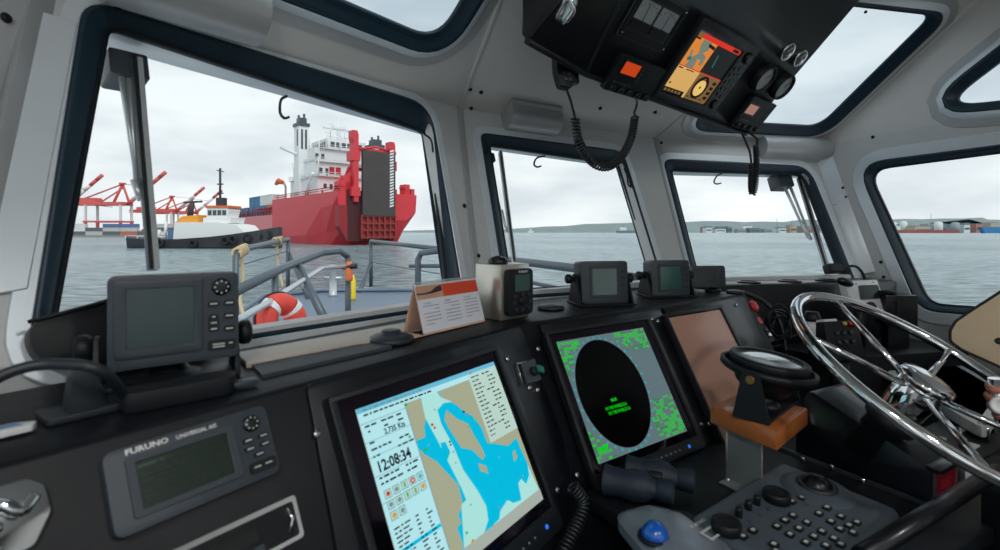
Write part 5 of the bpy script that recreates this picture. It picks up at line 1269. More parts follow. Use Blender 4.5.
# radio with orange screen
M['orlcd'] = glow('radio_orange', (214, 72, 24), .75); M['pinklcd'] = glow('radio_pink', (196, 140, 130), .6)
def radio(name, label, F, bl, br, tl, lcd, lcdm, knobs):
    a0, b0 = F.px(*bl); a1, _ = F.px(*br); _, b1 = F.px(*tl); G = F.moved(a0, b0, 0); W_, H_ = a1-a0, b1-b0
    t = thing(name, label, 'radio', G.p(W_/2, 0, 0), 'radios in the overhead console')
    build('body', MB().prism(G, rnd(rect(0, 0, W_, H_), .006, 3), 0, .018), M['blackm'], t, bevel=.003)
    l = G.pts(lcd, .018); xs = sorted(q[0] for q in l); ys = sorted(q[1] for q in l); x0, x1, y0, y1 = (xs[0]+xs[1])/2, (xs[2]+xs[3])/2, (ys[0]+ys[1])/2, (ys[2]+ys[3])/2
    build('lcd', MB().prism(G, rect(x0, y0, x1, y1), .018, .0192), lcdm, t)
    build('lcd_bezel', MB().prism(G, rect(x0-.005, y0-.005, x1+.005, y1+.005), .0178, .0205, 0, [rect(x0, y0, x1, y1)]), M['black'], t)
    for i in range(knobs): build('knob', MB().lathe(G.p(W_*(.12+.76*i/(knobs-1)), H_*.12, .018), G.n, [(.010, 0), (.009, .009), (.006, .010)], 12), M['black'], t)
    for i in range(5): build('key', MB().prism(G, rect(W_*.1+.016*i, H_*.26, W_*.1+.016*i+.011, H_*.31), .018, .0195), M['housing'], t)
    for i in range(4): build('key', MB().prism(G, rect(min(x1+.010, W_*.9), H_*(.42+.11*i), min(x1+.019, W_*.9+.009), H_*(.42+.11*i)+.006), .018, .0195), M['housing'], t)
    return t, G, W_, H_
r1, G1, w1, h1 = radio('marine_radio', 'black radio with a glowing orange screen left of the overhead chart display', OV, (599, 86), (645, 96), (616, 50), [(626, 61), (642, 66), (635, 77), (619.5, 72.7)], M['orlcd'], 5)
r2, G2, w2, h2 = radio('marine_radio', 'black radio with a pale pink screen at the right end of the overhead console', OV, (728, 124), (752, 130), (746, 92), [(750, 104.5), (760, 106), (752.4, 115.6), (743.7, 112)], M['pinklcd'], 4)
# chart display with the four-part picture
a0, b0 = OV.px(661.6, 91, .02); a1, b1 = OV.px(742.5, 52, .02); BW0 = OV.px(649, 96, .02); 
pm, PF = monitor('chart_display', 'overhead display split in four, orange chart and cream compass pages', OV, (a0, b0, a1, b1), (a0-.022, b0-.03, a1+.085, b1+.035), (a0-.004, b0-.004, a1+.004, b1+.004), False, .0, .022)
GO = {k: glow('plotter_'+k, c, s) for k, (c, s) in {'orange': ((232, 138, 52), .85), 'grey': ((128, 142, 124), .75), 'red': ((222, 44, 24), .9), 'dark': ((34, 36, 36), .4), 'cream': ((226, 178, 104), .85), 'olive': ((140, 104, 58), .7), 'ink': ((20, 16, 14), .2), 'teal': ((40, 120, 120), .7), 'dial': ((240, 200, 110), .9)}.items()}
keys = list(GO); gi = {k: i for i, k in enumerate(keys)}; W0, H0 = a1-a0, b1-b0; mb = MB()
def o(s0, t0, s1, t1, k, z): mb.flat(PF, rect(a0+W0*s0, b1-H0*t1, a0+W0*s1, b1-H0*t0), z, gi[k])
def op(l, k, z): mb.flat(PF, [(a0+W0*s, b1-H0*t) for s, t in l], z, gi[k])
o(0, 0, 1, 1, 'dark', .0003); o(0, .07, .47, .53, 'orange', .0006); o(.0, 0, 1, .075, 'red', .0007); o(0, 0, .12, .07, 'olive', .0009); o(.82, .015, .96, .06, 'ink', .0009)
op([(.16, .08), (.34, .08), (.36, .2), (.30, .26), (.40, .30), (.42, .44), (.36, .45), (.33, .36), (.27, .38), (.30, .53), (.12, .53), (.14, .44), (.10, .42), (.06, .28), (.09, .27), (.14, .38), (.22, .30), (.17, .18)], 'grey', .0009)
op([(.07, .40), (.13, .37), (.16, .41), (.10, .45)], 'teal', .0011); op([(.30, .1), (.46, .12), (.46, .17), (.32, .15)], 'ink', .0011); op([(.0, .08), (.1, .08), (.1, .11), (.0, .11)], 'ink', .0011)
op([(.60, .2), (.62, .2), (.66, .40), (.635, .40)], 'teal', .0006)
o(0, .53, 1, .545, 'red', .0007); o(0, .545, .49, 1, 'cream', .0006); o(.49, .545, 1, 1, 'olive', .0006); o(0, .91, .44, 1, 'ink', .0009)
for i in range(5): o(.03+.075*i, .93, .03+.075*i+.05, .975, 'olive', .0011)
o(.03, .56, .12, .58, 'ink', .0009); o(.2, .56, .36, .575, 'ink', .0009); o(.05, .82, .08, .85, 'ink', .0009)
cx, cy = a0+W0*.68, b1-H0*.76; mb.flat(PF, circ(cx, cy, W0*.15, 28), .0008, gi['ink']); mb.flat(PF, circ(cx, cy-H0*.012, W0*.105, 28), .001, gi['dial']); mb.flat(PF, circ(cx, cy, W0*.018, 10), .0012, gi['ink'])
op([(.66, .60), (.70, .60), (.68, .65)], 'red', .0013)
for i in range(4): o(.88, .60+.09*i, .96, .655+.09*i, 'ink', .0009)
for i in range(4): o(.52+.1*i, .945, .58+.1*i, .96, 'ink', .0009)
build('screen_display', mb, [GO[k] for k in keys], pm, recalc=False)
PF2 = OV.moved(a1, b0, .022)
for i, (x, y, r) in enumerate(((.045, H0*.95, .019), (.045, H0*.06, .017))): build('dial_knob', MB().lathe(PF2.p(x, y, 0), PF2.n, [(r, 0), (r*.95, .008), (r*.7, .010)], 18), M['black'], pm)
for x, y in ((.026, .72), (.05, .74), (.024, .6), (.045, .62), (.065, .63), (.024, .48), (.045, .5), (.065, .5), (.03, .36), (.055, .36), (.03, .24), (.055, .22)): build('key', MB().prism(PF2, rnd(rect(x-.009, H0*y-.006, x+.009, H0*y+.006), .004, 3), 0, .003), M['black'], pm)
# gauges
def gauge(label, x, y, r, m, deep):
    c = ovp(x, y); t = thing('round_gauge', label, 'gauge', c, 'round gauges on the overhead console')
    build('gauge_bezel', MB().lathe(c, OV.n, [(r, 0), (r, deep), (r*.93, deep+.004), (r*.82, deep), (r*.80, .004)], 28, cap=False), M['blackm'] if deep > .01 else M['chrome'], t)
    f = build('gauge_face', MB().lathe(c, OV.n, [(r*.83, 0), (r*.83, max(.004, deep-.006))], 28), M[m], t)
    build('needle', MB().tube([c+OV.n*(deep-.004 if deep > .01 else .006), c+OV.n*(deep-.004 if deep > .01 else .006)+OV.u*(r*.4)+OV.v*(r*.5)], .0012, 5), M['inkb'] if m == 'dial' else M['white'], f)
    mk = MB()
    for i in range(9):
        G = Fr(c+OV.n*(deep-.0055 if deep > .01 else .0045), OV.u, OV.v).rot(-30+240*i/8); mk.box(G, r*.62, r*.74, -.0008, .0008, 0, .0006)
    build('scale_marks', mk, M['inkb'] if m == 'dial' else M['white'], f)
gauge('large deep-rimmed gauge nearest the overhead chart display', 761, 77, .050, 'dial', .022); gauge('large deep-rimmed gauge at the right edge of the overhead console', 780, 85, .050, 'dial', .022)
gauge('upper left of the two small chrome-rimmed gauges on the overhead console', 786, 51, .032, 'black', .008); gauge('lower right of the two small chrome-rimmed gauges on the overhead console', 798.5, 57.5, .032, 'black', .008)
# handset mikes with coiled cords
def coilpath(path, r, turns, rt, n=9):
    pts = smooth(path, 12); L_ = [0]
    for i in range(1, len(pts)): L_.append(L_[-1]+(pts[i]-pts[i-1]).length)
    out = []; N = turns*n
    ref = None
    for k in range(N+1):
        s = L_[-1]*k/N; i = 1
        while i < len(pts)-1 and L_[i] < s: i += 1
        f = (s-L_[i-1])/max(1e-9, L_[i]-L_[i-1]); p = pts[i-1].lerp(pts[i], f); t = (pts[i]-pts[i-1]).normalized()
        if ref is None: ref = t.orthogonal().normalized()
        ref = (ref-t*ref.dot(t)).normalized(); b = t.cross(ref); a = 2*math.pi*k/n
        out.append(p+(ref*math.cos(a)+b*math.sin(a))*r)
    return out
mk_ = thing('microphone', 'black hand microphone clipped to the lower left corner of the overhead console', 'microphone', at(568, 88, 1.40))
mf = Fr(at(564, 69, 1.315), V(.93, .36, 0), V(-.06, .1, 1))
build('mic_body', MB().prism(mf, rnd([(-.028, -.012), (-.018, -.052), (.016, -.055), (.026, -.01), (.026, .03), (.012, .05), (-.014, .05), (-.028, .03)], .012, 4), -.014, .014), M['blackm'], mk_, bevel=.006)
build('grille', MB().lathe(mf.p(0, .018, .013), mf.n, [(.017, 0), (.016, .003), (.004, .004)], 18), M['blackt'], mk_)
for x, y in ((-.008, -.018), (.006, -.018), (-.006, -.034), (.008, -.034)): build('key', MB().box(mf, x-.005, x+.005, y-.004, y+.004, .013, .0165), M['housing'], mk_)
build('hanger_clip', MB().box(mf, .02, .05, -.03, .03, -.03, -.008), M['black'], mk_, bevel=.002)
p0 = mf.p(.002, -.05, 0); cd = [p0, at(571, 102, 1.34), at(575, 118, 1.38)]
cpth = [at(575, 118, 1.38), at(579, 142, 1.40), at(592, 162, 1.46), at(607, 167, 1.49), at(621, 157, 1.52), at(631, 138, 1.55), at(635, 117, 1.57)]
build('coiled_cord', MB().tube(smooth(cd, 5)+coilpath(cpth, .0105, 46, .0034)[2:]+smooth([at(634, 113, 1.57), at(637, 104, 1.58), G1.p(w1*.8, .0, .004)], 5), .0034, 6), M['cable'], mk_)
c2 = thing('coiled_cable', 'short black coiled cord dangling from the right end of the overhead console', 'cord', at(752, 196, 1.86))
pA_ = G2.p(w2*.8, .0, .0); 
build('coiled_section', MB().tube(coilpath([at(756, 146, 1.87), at(756.5, 165, 1.87), at(755, 186, 1.87), at(752.5, 194, 1.87), at(751, 186, 1.87), at(751.5, 165, 1.87)], .0085, 40, .0036), .0036, 6), M['cable'], c2)
build('straight_section', MB().tube(smooth([C_+V(-.02, 0, .01), at(747, 145, 1.88), at(750, 153, 1.87), at(751.5, 165, 1.87)], 6), .004, 6), M['cable'], c2); build('straight_section', MB().tube(smooth([C_+V(.0, 0, .012), at(756, 138, 1.88), at(757, 143, 1.87), at(756, 148, 1.87)], 6), .004, 6), M['cable'], c2)
a, b = OVL.px(565, 9); LF = OVL.moved(a, b, 0); lt = thing('panel_lock', 'chrome handle lock near the top of the left end of the overhead console', 'lock', LF.o)
build('base_plate', MB().prism(LF, rnd(rect(-.022, -.03, .022, .03), .012, 4), 0, .006), M['chrome'], lt, bevel=.002); build('turn_handle', MB().tube(smooth([LF.p(-.012, .02, .008), LF.p(0, .006, .022), LF.p(.002, -.02, .018)], 4), .006, 8), M['chrome'], lt)
# ---------------------------------------------------------------- desk things, helm and the right-hand side
ZD = DESK
# radar keyboard
kb0 = V(.348, .924, ZD); kbu = az(53); KF = Fr(kb0, kbu, V(-.77, .638, 0))    # v toward the panels, n up
kbv = V(math.sin(R(145)), math.cos(R(145)), 0)
KW, KD = .373, .222
kf = Fr(kb0, kbu, -V(kbu.y, -kbu.x, 0))
tilt_ = .035
kt = thing('control_keyboard', 'dark grey radar control keyboard with trackball and two round knobs on the desk', 'keyboard', kf.p(KW/2, -KD/2, 0))
F0 = kf; FK = Fr(kf.p(0, 0, .040), kf.u, kf.v+UP*.06)
mb = MB(); outl = rnd(rect(0, -KD, KW, 0), .018, 5)
mb.loft([[kf.p(a, b, .002) for a, b in outl], [FK.p(a, b, -.008) for a, b in outl], [FK.p(a, b, 0) for a, b in inset(outl, .008)]], 0, False)
build('keyboard_body', mb, M['kbody'], kt, bevel=.004)
# raised trackball hump at the right
hx, hy = FK.px(817, 484, .012)
hp = MB(); hp.lathe(FK.p(hx, hy, -.004), FK.n, [(.07, 0), (.064, .007), (.05, .012), (.037, .013)], 32); build('palm_rest', hp, M['kbody'], kt, smooth_all=True)
build('trackball_ring', MB().lathe(FK.p(hx, hy, .009), FK.n, [(.037, 0), (.037, .004), (.028, .005), (.027, .001)], 32, cap=False), M['housingd'], kt)
build('trackball', MB().ball(FK.p(hx, hy, .003), .029, 24), M['black'], kt)
for x, y, r in ((727, 519, .025), (777, 490, .025)):
    a, b = FK.px(x, y, .02); build('rotary_knob', MB().lathe(FK.p(a, b, 0), FK.n, [(r*1.02, 0), (r, .012), (r*.96, .017), (r*.8, .018), (r*.78, .0165), (r*.3, .017)], 32), M['blackm'], kt)
for x, y in ((739, 511), (748.5, 504), (757, 499), (766, 493)):
    a, b = FK.px(x, y, .01); build('small_knob', MB().lathe(FK.p(a, b, 0), FK.n, [(.007, 0), (.0065, .015), (.005, .017)], 14), M['black'], kt)
def kkey(x, y, r=.0082, mark=True, two=False):
    a, b = FK.px(x, y, .003); o_ = build('key', MB().prism(FK, rnd(rect(a-r*(1 if not two else 2.2), b-r*.8, a+r*(1 if not two else 2.2), b+r*.8), .003, 3), 0, .004), M['key'], kt)
    if mark: build('key_mark', MB().flat(FK, rect(a-r*.55, b-r*.4, a+r*.55, b+r*.4), .0043), M['keymark'], o_, recalc=False)
for x, y in ((743, 536), (753, 530), (792, 501), (802, 497), (819, 513), (827, 507), (831, 521), (840, 528.5), (849, 525), (857, 522), (841, 516), (853, 532), (777, 526), (785, 520), (793, 515), (790, 534), (799, 528), (807, 522), (806, 542), (814, 536), (822, 531), (774, 544), (776, 551), (826, 545), (834, 538), (841, 544), (833, 553)): kkey(x, y)
for x, y in ((750, 521), (760, 515), (769, 509), (778, 503), (807, 504)):
    a, b = FK.px(x, y, .001); build('key', MB().lathe(FK.p(a, b, 0), FK.n, [(.0042, 0), (.0038, .002)], 12), M['housing'], kt)
a, b = FK.px(714, 531, .001); lb = MB(); lb.prism(FK, rect(a-.026, b-.012, a+.026, b+.012), 0, .0015, 0, [rect(a-.022, b-.008, a+.022, b+.008)]); build('label_frame', lb, M['keymark'], kt)
a, b = FK.px(696, 524, .001); build('lettering', MB().text(FK, 'FURUNO', a-.016, b-.004, .007, .0006, 0, 1.1, bold=.02), M['keymark'], kt, recalc=False)
# trackball unit with the blue ball
tb = atz(657, 540, ZD); G = Fr(V(tb.x, tb.y, ZD), az(70), -V(az(70).y, -az(70).x, 0))
tt = thing('trackball_mouse', 'silver trackball with a shiny blue ball at the bottom edge of the desk', 'trackball', G.o)
M['tbgrey'] = mat('trackball_case', lin(150, 160, 172), .22, .5); M['bluep'] = mat('blue_ball', lin(10, 92, 190), .12, coat=1.0, var=.03)
o_ = rnd([(-.05, .07), (.03, .075), (.085, .02), (.09, -.08), (.05, -.16), (-.04, -.16), (-.065, -.06)], .04, 6)
build('case', MB().loft([[G.p(a, b, .002) for a, b in o_], [G.p(a, b, .02) for a, b in o_], [G.p(a, b, .032) for a, b in inset(o_, .018)], [G.p(a, b, .036) for a, b in inset(o_, .032)]], 0, True), M['tbgrey'], tt, smooth_all=True)
bl = G.p(*G.px(655, 535, .035), .035)
build('ball_ring', MB().lathe(V(bl.x, bl.y, bl.z-.004), UP, [(.030, 0), (.029, .004), (.024, .005)], 24), M['blackm'], tt)
build('blue_ball', MB().ball(bl, .0235, 24), M['bluep'], tt); build('button', MB().prism(G, rnd([(.05, -.06), (.08, -.02), (.075, .01), (.045, .03)], .012, 4), .028, .034), M['blackm'], tt, bevel=.002)
# binoculars lying on the desk
bn = thing('binoculars', 'dark blue rubber binoculars lying on the desk under the radar monitor', 'binoculars', V(.30, 1.05, ZD))
M['navy'] = mat('navy_rubber', lin(26, 38, 52), .6, scale=200, bump=.1)
e0 = atz(674, 493, -.532); e1 = atz(695, 482, -.532)
ax = (V(math.sin(R(113)), math.cos(R(113)), 0)).normalized()
def barrel(e):
    m_ = MB(); m_.lathe(e, -ax, [(.015, .008), (.021, 0), (.0235, .003), (.022, .030), (.019, .034), (.020, .042), (.029, .052), (.033, .075), (.029, .10), (.028, .108), (.030, .128), (.032, .14), (.030, .143), (.026, .138)], 24, cap=True)
    b = build('barrel', m_, M['navy'], bn, smooth_all=True); build('eyepiece_lens', MB().lathe(e, -ax, [(.0155, .0085), (.0155, .009)], 16), M['lens'], b)
barrel(e0); barrel(e1)
md = (e0+e1)/2-ax*.09
build('bridge', MB().tube([e0-ax*.085, e1-ax*.085], .017, 12), M['navy'], bn); build('focus_wheel', MB().lathe(md+UP*.012+ax*.045, -ax, [(.009, 0), (.010, .003), (.010, .022), (.009, .025)], 16), M['blackm'], bn)
# black curly cable at the left of the binoculars
pp = at(590, 505, 1.02)
cb_ = build('curly_cable', MB().tube(coilpath([at(572, 486, 1.0), at(583, 502, 1.0), at(579, 520, .98), at(566, 545, .95), at(556, 566, .93)], .011, 22, .003), .0032, 6), M['cable']); setp(cb_, 'black curly cable hanging between the chart and radar panels', 'cable')
# wooden shelf on a steel bracket with the bearing compass
zs = -.405
w = [atz(710, 406, zs), atz(777, 432, zs), atz(808, 408, zs), atz(742, 391, zs)]
sh = thing('wooden_shelf', 'varnished wooden shelf block on a steel bracket carrying the black compass', 'shelf', V((w[0].x+w[2].x)/2, (w[0].y+w[2].y)/2, DESK))
build('board', MB().prism(Fr((0, 0, zs), (1, 0, 0), (0, 1, 0)), [(q.x, q.y) for q in w], -.040, 0), M['wood'], sh, bevel=.004)
bq = [atz(727, 428, zs-.041), atz(762, 441, zs-.041)]; d = (w[2]-w[1]).normalized()
BF = Fr(V(bq[0].x, bq[0].y, DESK), bq[1]-bq[0], UP); bl_ = (bq[1]-bq[0]).length; hh = zs-.041-DESK
bk = MB(); bk.box(BF, 0, bl_, .001, hh, -.004, 0); bk.box(BF, -.0, bl_+.02, .001, .005, -.03, .03); bk.prism(Fr(BF.p(0, 0, 0), -BF.n, UP), [(0, .001), (.12, hh-.001), (0, hh-.001)], -.004, 0)
M['dullsteel'] = mat('dull_steel', lin(150, 156, 156), .4, .6, scale=15, var=.15)
build('steel_bracket', bk, M['dullsteel'], sh, bevel=.001, seg=1)
for s in (.01, bl_): build('screw', MB().ball(BF.p(s, .008, .012), .006, 10), M['screw'], sh)
cc = at(768, 367, 1.145); cn_ = (UP+az(120)*.14).normalized(); CF = Fr(cc, az(55), UP.cross(az(55)) if False else cn_.cross(az(55)))
cmp_ = thing('bearing_compass', 'black gimballed compass bowl with a pale glass top standing on the wooden shelf', 'compass', V(cc.x, cc.y, zs))
RB = .080
build('gimbal_ring', MB().lathe(cc-cn_*.006, cn_, [(RB*1.18, -.006), (RB*1.26, .0), (RB*1.26, .010), (RB*1.18, .013), (RB*1.14, .008), (RB*1.14, -.003)], 40), M['blackm'], cmp_)
build('bowl', MB().lathe(cc+cn_*.016, cn_, [(.022, -.082), (.04, -.078), (RB*.78, -.055), (RB*1.02, -.012), (RB*1.06, 0), (RB*1.02, .006), (RB*.86, .006), (RB*.85, .001)], 40), M['blackm'], cmp_, smooth_all=False)
M['palegl'] = mat('compass_glass', lin(168, 182, 186), .1, spec=.8, coat=.6, var=.06, scale=6)
build('glass_top', MB().lathe(cc+cn_*.016, cn_, [(RB*.86, 0), (RB*.86, .003), (RB*.5, .0055), (.002, .0065)], 40), M['palegl'], cmp_)
build('latch', MB().box(Fr(cc+cn_*.012+az(-10)*RB*1.1, az(80), cn_.cross(az(80))), -.02, .02, -.012, .012, -.006, .014), M['blackm'], cmp_, bevel=.003)
am0 = az(226); 
for s in (1, -1):
    p = cc+V(am0.x, am0.y, 0)*(RB*1.27+.004)*s; p.z = cc.z-.004; G = Fr(V(p.x, p.y, zs+.001), V(am0.y, -am0.x, 0), UP)
    h_ = p.z-zs
    build('fork_arm', MB().prism(G, rnd([(-.038, 0), (.038, 0), (.016, h_+.014), (-.016, h_+.014)], [.002, .002, .016, .016], 5), -.004, .004), M['blackm'], cmp_, bevel=.001, seg=1)
    build('pivot_bolt', MB().lathe(G.p(0, h_-.004, 0), G.n, [(.009, -.007), (.009, .007)], 12), M['yellowmet'] if 'yellowmet' in M else M.setdefault('yellowmet', mat('brass_bolt', lin(150, 110, 60), .35, .8)), cmp_)
G = Fr(V(cc.x, cc.y, zs+.001), am0, UP.cross(am0)); build('fork_base', MB().prism(G, rnd([(-RB*1.31, -.036), (RB*1.31, -.036), (RB*1.31, .036), (-RB*1.31, .036)], .004, 2), 0, .006), M['blackm'], cmp_)
build('stem', MB().lathe(V(cc.x, cc.y, zs+.006), UP, [(.03, 0), (.024, .006), (.02, .012)], 16), M['blackm'], cmp_)
wl = atz(753, 417, zs+.002); G = Fr(V(wl.x, wl.y, zs+.0005), w[1]-w[0], (w[3]-w[0])); o_ = build('white_strip', MB().box(G, -.026, .026, -.005, .005, 0, .008), M['white'], bevel=.001); setp(o_, 'small white plastic strip on the wooden shelf in front of the compass', 'strip')
# ---- helm pedestal
hb0, hb1 = atz(796, 454, ZD), atz(931, 506, ZD); hu = (hb1-hb0).normalized()
HF = Fr(hb0, hu, UP); wd = .17
ped = thing('helm_pedestal', 'black wedge-shaped wheel pedestal with a dark red digital display on its end', 'pedestal', V((hb0.x+hb1.x)/2, (hb0.y+hb1.y)/2, ZD))
pp = HF.pts([(796, 453.5), (796, 418), (808, 389), (931, 470), (931, 506)]); pp = [(a, max(b, .001)) for a, b in pp]
build('housing', MB().prism(HF, rnd(pp[::-1], [.004, .01, .02, .012, .004], 4), -wd, 0), M['black'], ped, bevel=.006)
FE = Fr(HF.p(pp[4][0], pp[4][1], 0), V(-HF.n.x, -HF.n.y, 0), HF.p(*pp[3])-HF.p(*pp[4])); eh = (HF.p(*pp[3])-HF.p(*pp[4])).length
M['redglow'] = glow('helm_display', (74, 14, 24), .5)
dm = build('display_bezel', MB().prism(FE, rect(.010, .008, .12, eh-.006), 0, .004, 0, [rect(.015, .013, .115, eh-.011)]), M['screw'], ped); build('red_display', MB().prism(FE, rect(.015, .013, .115, eh-.011), 0, .002), M['redglow'], ped)
build('digits', MB().text(FE, '000', .04, .022, .022, .0025, 0, 1), glow('helm_digits', (120, 20, 30), .5), ped, recalc=False)
build('display_hood', MB().box(FE, .0, .135, eh-.004, eh+.006, -.01, .018), M['black'], ped, bevel=.002)
bs = MB(); bs.prism(Fr(V(0, 0, ZD), (1, 0, 0), (0, 1, 0)), [(q.x, q.y) for q in (hb0-hu*.05+HF.n*.012, hb1+hu*.02+HF.n*.012, hb1+hu*.02+HF.n*.006, hb0-hu*.05+HF.n*.006)], .0, .008); build('edge_strip', bs, M['housing'], ped)
for x, y in ((803, 462), (832, 470), (863, 484)): 
    p = atz(x, y, ZD); build('stud', MB().lathe(V(p.x, p.y, ZD), UP, [(.005, 0), (.005, .012), (.003, .014)], 10), M['chrome'], ped)
q_ = [atz(x, y, -.559) for x, y in ((957, 452), (1002, 474), (978, 477), (957, 487), (942, 508), (936, 508))]
build('pale_plate', MB().prism(Fr((0, 0, -.559), (1, 0, 0), (0, 1, 0)), [(q.x, q.y) for q in q_], -.005, 0), M['white'], ped, bevel=.001, seg=1)
# ---- steering wheel
wc = V(.9147, 1.0662, -.315); wn = V(math.sin(R(144.5))*math.cos(R(57.5)), math.cos(R(144.5))*math.cos(R(57.5)), math.sin(R(57.5))); WR = .28
WFm = Fr(wc, wn.cross(UP), UP)
WFm = Fr(wc, UP.cross(wn), wn.cross(UP.cross(wn)))
whl = thing('steering_wheel', 'large polished steel steering wheel with spoked hub', 'wheel', wc-wn*.12)
build('rim', MB().tube([WFm.p(WR*math.cos(a), WR*math.sin(a)) for a in [2*math.pi*i/96 for i in range(96)]], .0125, 16, closed=True), M['chrome'], whl)
def rimpt(x, y):
    a, b = WFm.px(x, y); k = math.atan2(b, a); return WFm.p(WR*math.cos(k), WR*math.sin(k)), k
ang0 = rimpt(837, 301)[1]
angs = [rimpt(837, 301)[1], rimpt(813, 338)[1], rimpt(948, 352)[1]]
angs += [angs[1]+R(75), angs[2]-R(72)]
hubp = wc-wn*.035
for k in angs:
    r_ = WFm.p(WR*.985*math.cos(k), WR*.985*math.sin(k)); i_ = WFm.p(.03*math.cos(k), .03*math.sin(k))-wn*.03
    build('spoke', MB().tube([r_, i_], .0072, 12), M['chrome'], whl)
build('hub', MB().lathe(wc, wn, [(.036, -.115), (.040, -.11), (.043, -.07), (.044, -.02), (.040, -.012)], 32), M['chrome'], whl)
build('hub_cap', MB().lathe(wc, wn, [(.05, -.010), (.052, -.006), (.050, .0), (.03, .006), (.001, .008)], 32), M['chrome'], whl)
# column joins the wheel to the pedestal
build('steering_column', MB().lathe(wc-wn*.11, -wn, [(.045, -.004), (.05, 0), (.052, .02), (.04, .03), (.04, .12)], 24), M['blackm'], whl)
# black cowl at the lower right
q = [at(985, 469, .98), at(908, 556, .82)]; cu_ = (q[1]-q[0]); cu_.z = 0; 
G = Fr(V(q[0].x, q[0].y, q[0].z), cu_, UP)
cw = thing('side_cowl', 'rounded black cowl in the lower right corner beside the wheel pedestal', 'cowl', V(1.2, .75, -1.5))
L_ = .55
build('cowl_body', MB().prism(Fr(q[0]+cu_.normalized()*-.02, UP.cross(cu_.normalized()) if False else V(cu_.y, -cu_.x, 0).normalized()*-1, UP), rnd([(0, -.998+.0), (.5, -.998), (.5, -.06), (.1, .005), (0, -.02)], [.002, .002, .05, .05, .03], 5), -.02, L_) if False else MB().prism(Fr(V(q[0].x, q[0].y, q[0].z), -V(cu_.normalized().y, -cu_.normalized().x, 0), UP), rnd([(.0, -1.5-q[0].z+.002), (.32, -1.5-q[0].z+.002), (.32, -.05), (.25, .0), (.03, .0), (0, -.03)], [.002, .002, .05, .05, .03, .03], 5), -L_, .02), M['black'], cw, bevel=.006)
build('edge_roll', MB().tube([q[0]+cu_.normalized()*(-.02)+UP*(-.004)-cu_.cross(UP).normalized()*.012, q[0]+cu_.normalized()*.5+UP*(-.004)-cu_.cross(UP).normalized()*.012], .014, 12), M['black'], cw)
# ---- dash under the right-hand front window
dsu = hR; nRw = V(hR.y, -hR.x, 0)
def dpt(a, b, z): q = PD+hR*a+nRw*b; return V(q.x, q.y, z)     # a along (0 = right end), b into the room
dash = thing('side_dash', 'low black dash below the right-hand front window', 'dash', dpt(-.45, .15, -1.5))
Dp = [dpt(-.93, .05, 0), dpt(-.0, .05, 0), dpt(.02, .42, 0), dpt(-.62, .42, 0), dpt(-.68, .20, 0), dpt(-.93, .20, 0)]
build('dash_body', MB().prism(Fr((0, 0, -1.5), (1, 0, 0), (0, 1, 0)), [(q.x, q.y) for q in Dp], .002, 1.5-.46), M['blackm'], dash, bevel=.006)
Dt = [dpt(-.93, .012, 0), dpt(-.02, .012, 0), dpt(-.02, .17, 0), dpt(-.93, .17, 0)]
build('dash_top', MB().prism(Fr((0, 0, -.46), (1, 0, 0), (0, 1, 0)), [(q.x, q.y) for q in Dt], 0, .247), M['black'], dash, bevel=.012)
for a in (-.72, -.52, -.33): build('air_outlet', MB().lathe(dpt(a, .11, -.213), UP, [(.045, 0), (.045, .006), (.036, .007), (.034, .002)], 24), M['black'], dash)
# cables in a tangle at the right end of the console
def cable(label, pts, r=.004): return setp(build('cable', MB().tube(smooth(pts, 6), r, 8), M['cable']), label, 'cable', 'cables behind the steering wheel')
cable('thick black cable arching over the tangle to the right of the dark monitor', [at(742, 292, 1.95), at(755, 297, 1.93), at(768, 305, 1.9), at(778, 318, 1.88), at(784, 335, 1.86), at(786, 352, 1.84)], .008)
lp = []
for i in range(70):
    t_ = i*.42; lp.append(at(777+11*math.cos(t_)+3*math.sin(i*.21)+i*.05, 321+14*math.sin(t_)+4*math.cos(i*.3)+i*.12, 1.86+.018*math.sin(i*.9)))
c_ = build('cable', MB().tube(smooth(lp, 3), .0035, 6), M['cable']); setp(c_, 'loose coil of thin black cable hanging beside the red button', 'cable', 'cables behind the steering wheel')
cable('black cable running from the loose coil to the right behind the wheel rim', [at(772, 335, 1.86), at(790, 338, 1.85), at(805, 330, 1.85), at(812, 318, 1.86)], .0055)
cable('thin black cable sagging under the loose coil', [at(764, 318, 1.87), at(760, 334, 1.86), at(768, 346, 1.85), at(786, 344, 1.85)], .004)
# red button and switches on the end of the console
EF = Fr(T2, V(-RD.u.y, RD.u.x, 0), UP)   # end face looks to starboard
sp1 = thing('switch_panel', 'small dark switch panel with a red button and red rocker beside the dark monitor', 'panel', at(752, 345, 1.80))
SF = Fr(at(752, 312, 1.82), V(.75, .66, 0), V(-.35, .45, .8))
build('backplate', MB().prism(SF, rnd(rect(-.028, -.12, .035, .04), .006, 3), -.01, 0), M['blackm'], sp1, bevel=.002)
M['redbtn'] = mat('red_button', lin(206, 44, 56), .3)
build('red_button', MB().lathe(SF.p(.0, .014, 0), SF.n, [(.012, 0), (.012, .012), (.022, .014), (.022, .022), (.016, .027), (.001, .028)], 20), M['redbtn'], sp1)
build('red_rocker', MB().prism(SF, rect(-.014, -.05, .018, -.024), 0, .008), M['redbtn'], sp1, bevel=.002)
for y in (-.075, -.095): build('round_switch', MB().lathe(SF.p(0, y, 0), SF.n, [(.009, 0), (.009, .008), (.006, .010)], 14), M['chrome'] if y < -.09 else M['housing'], sp1)
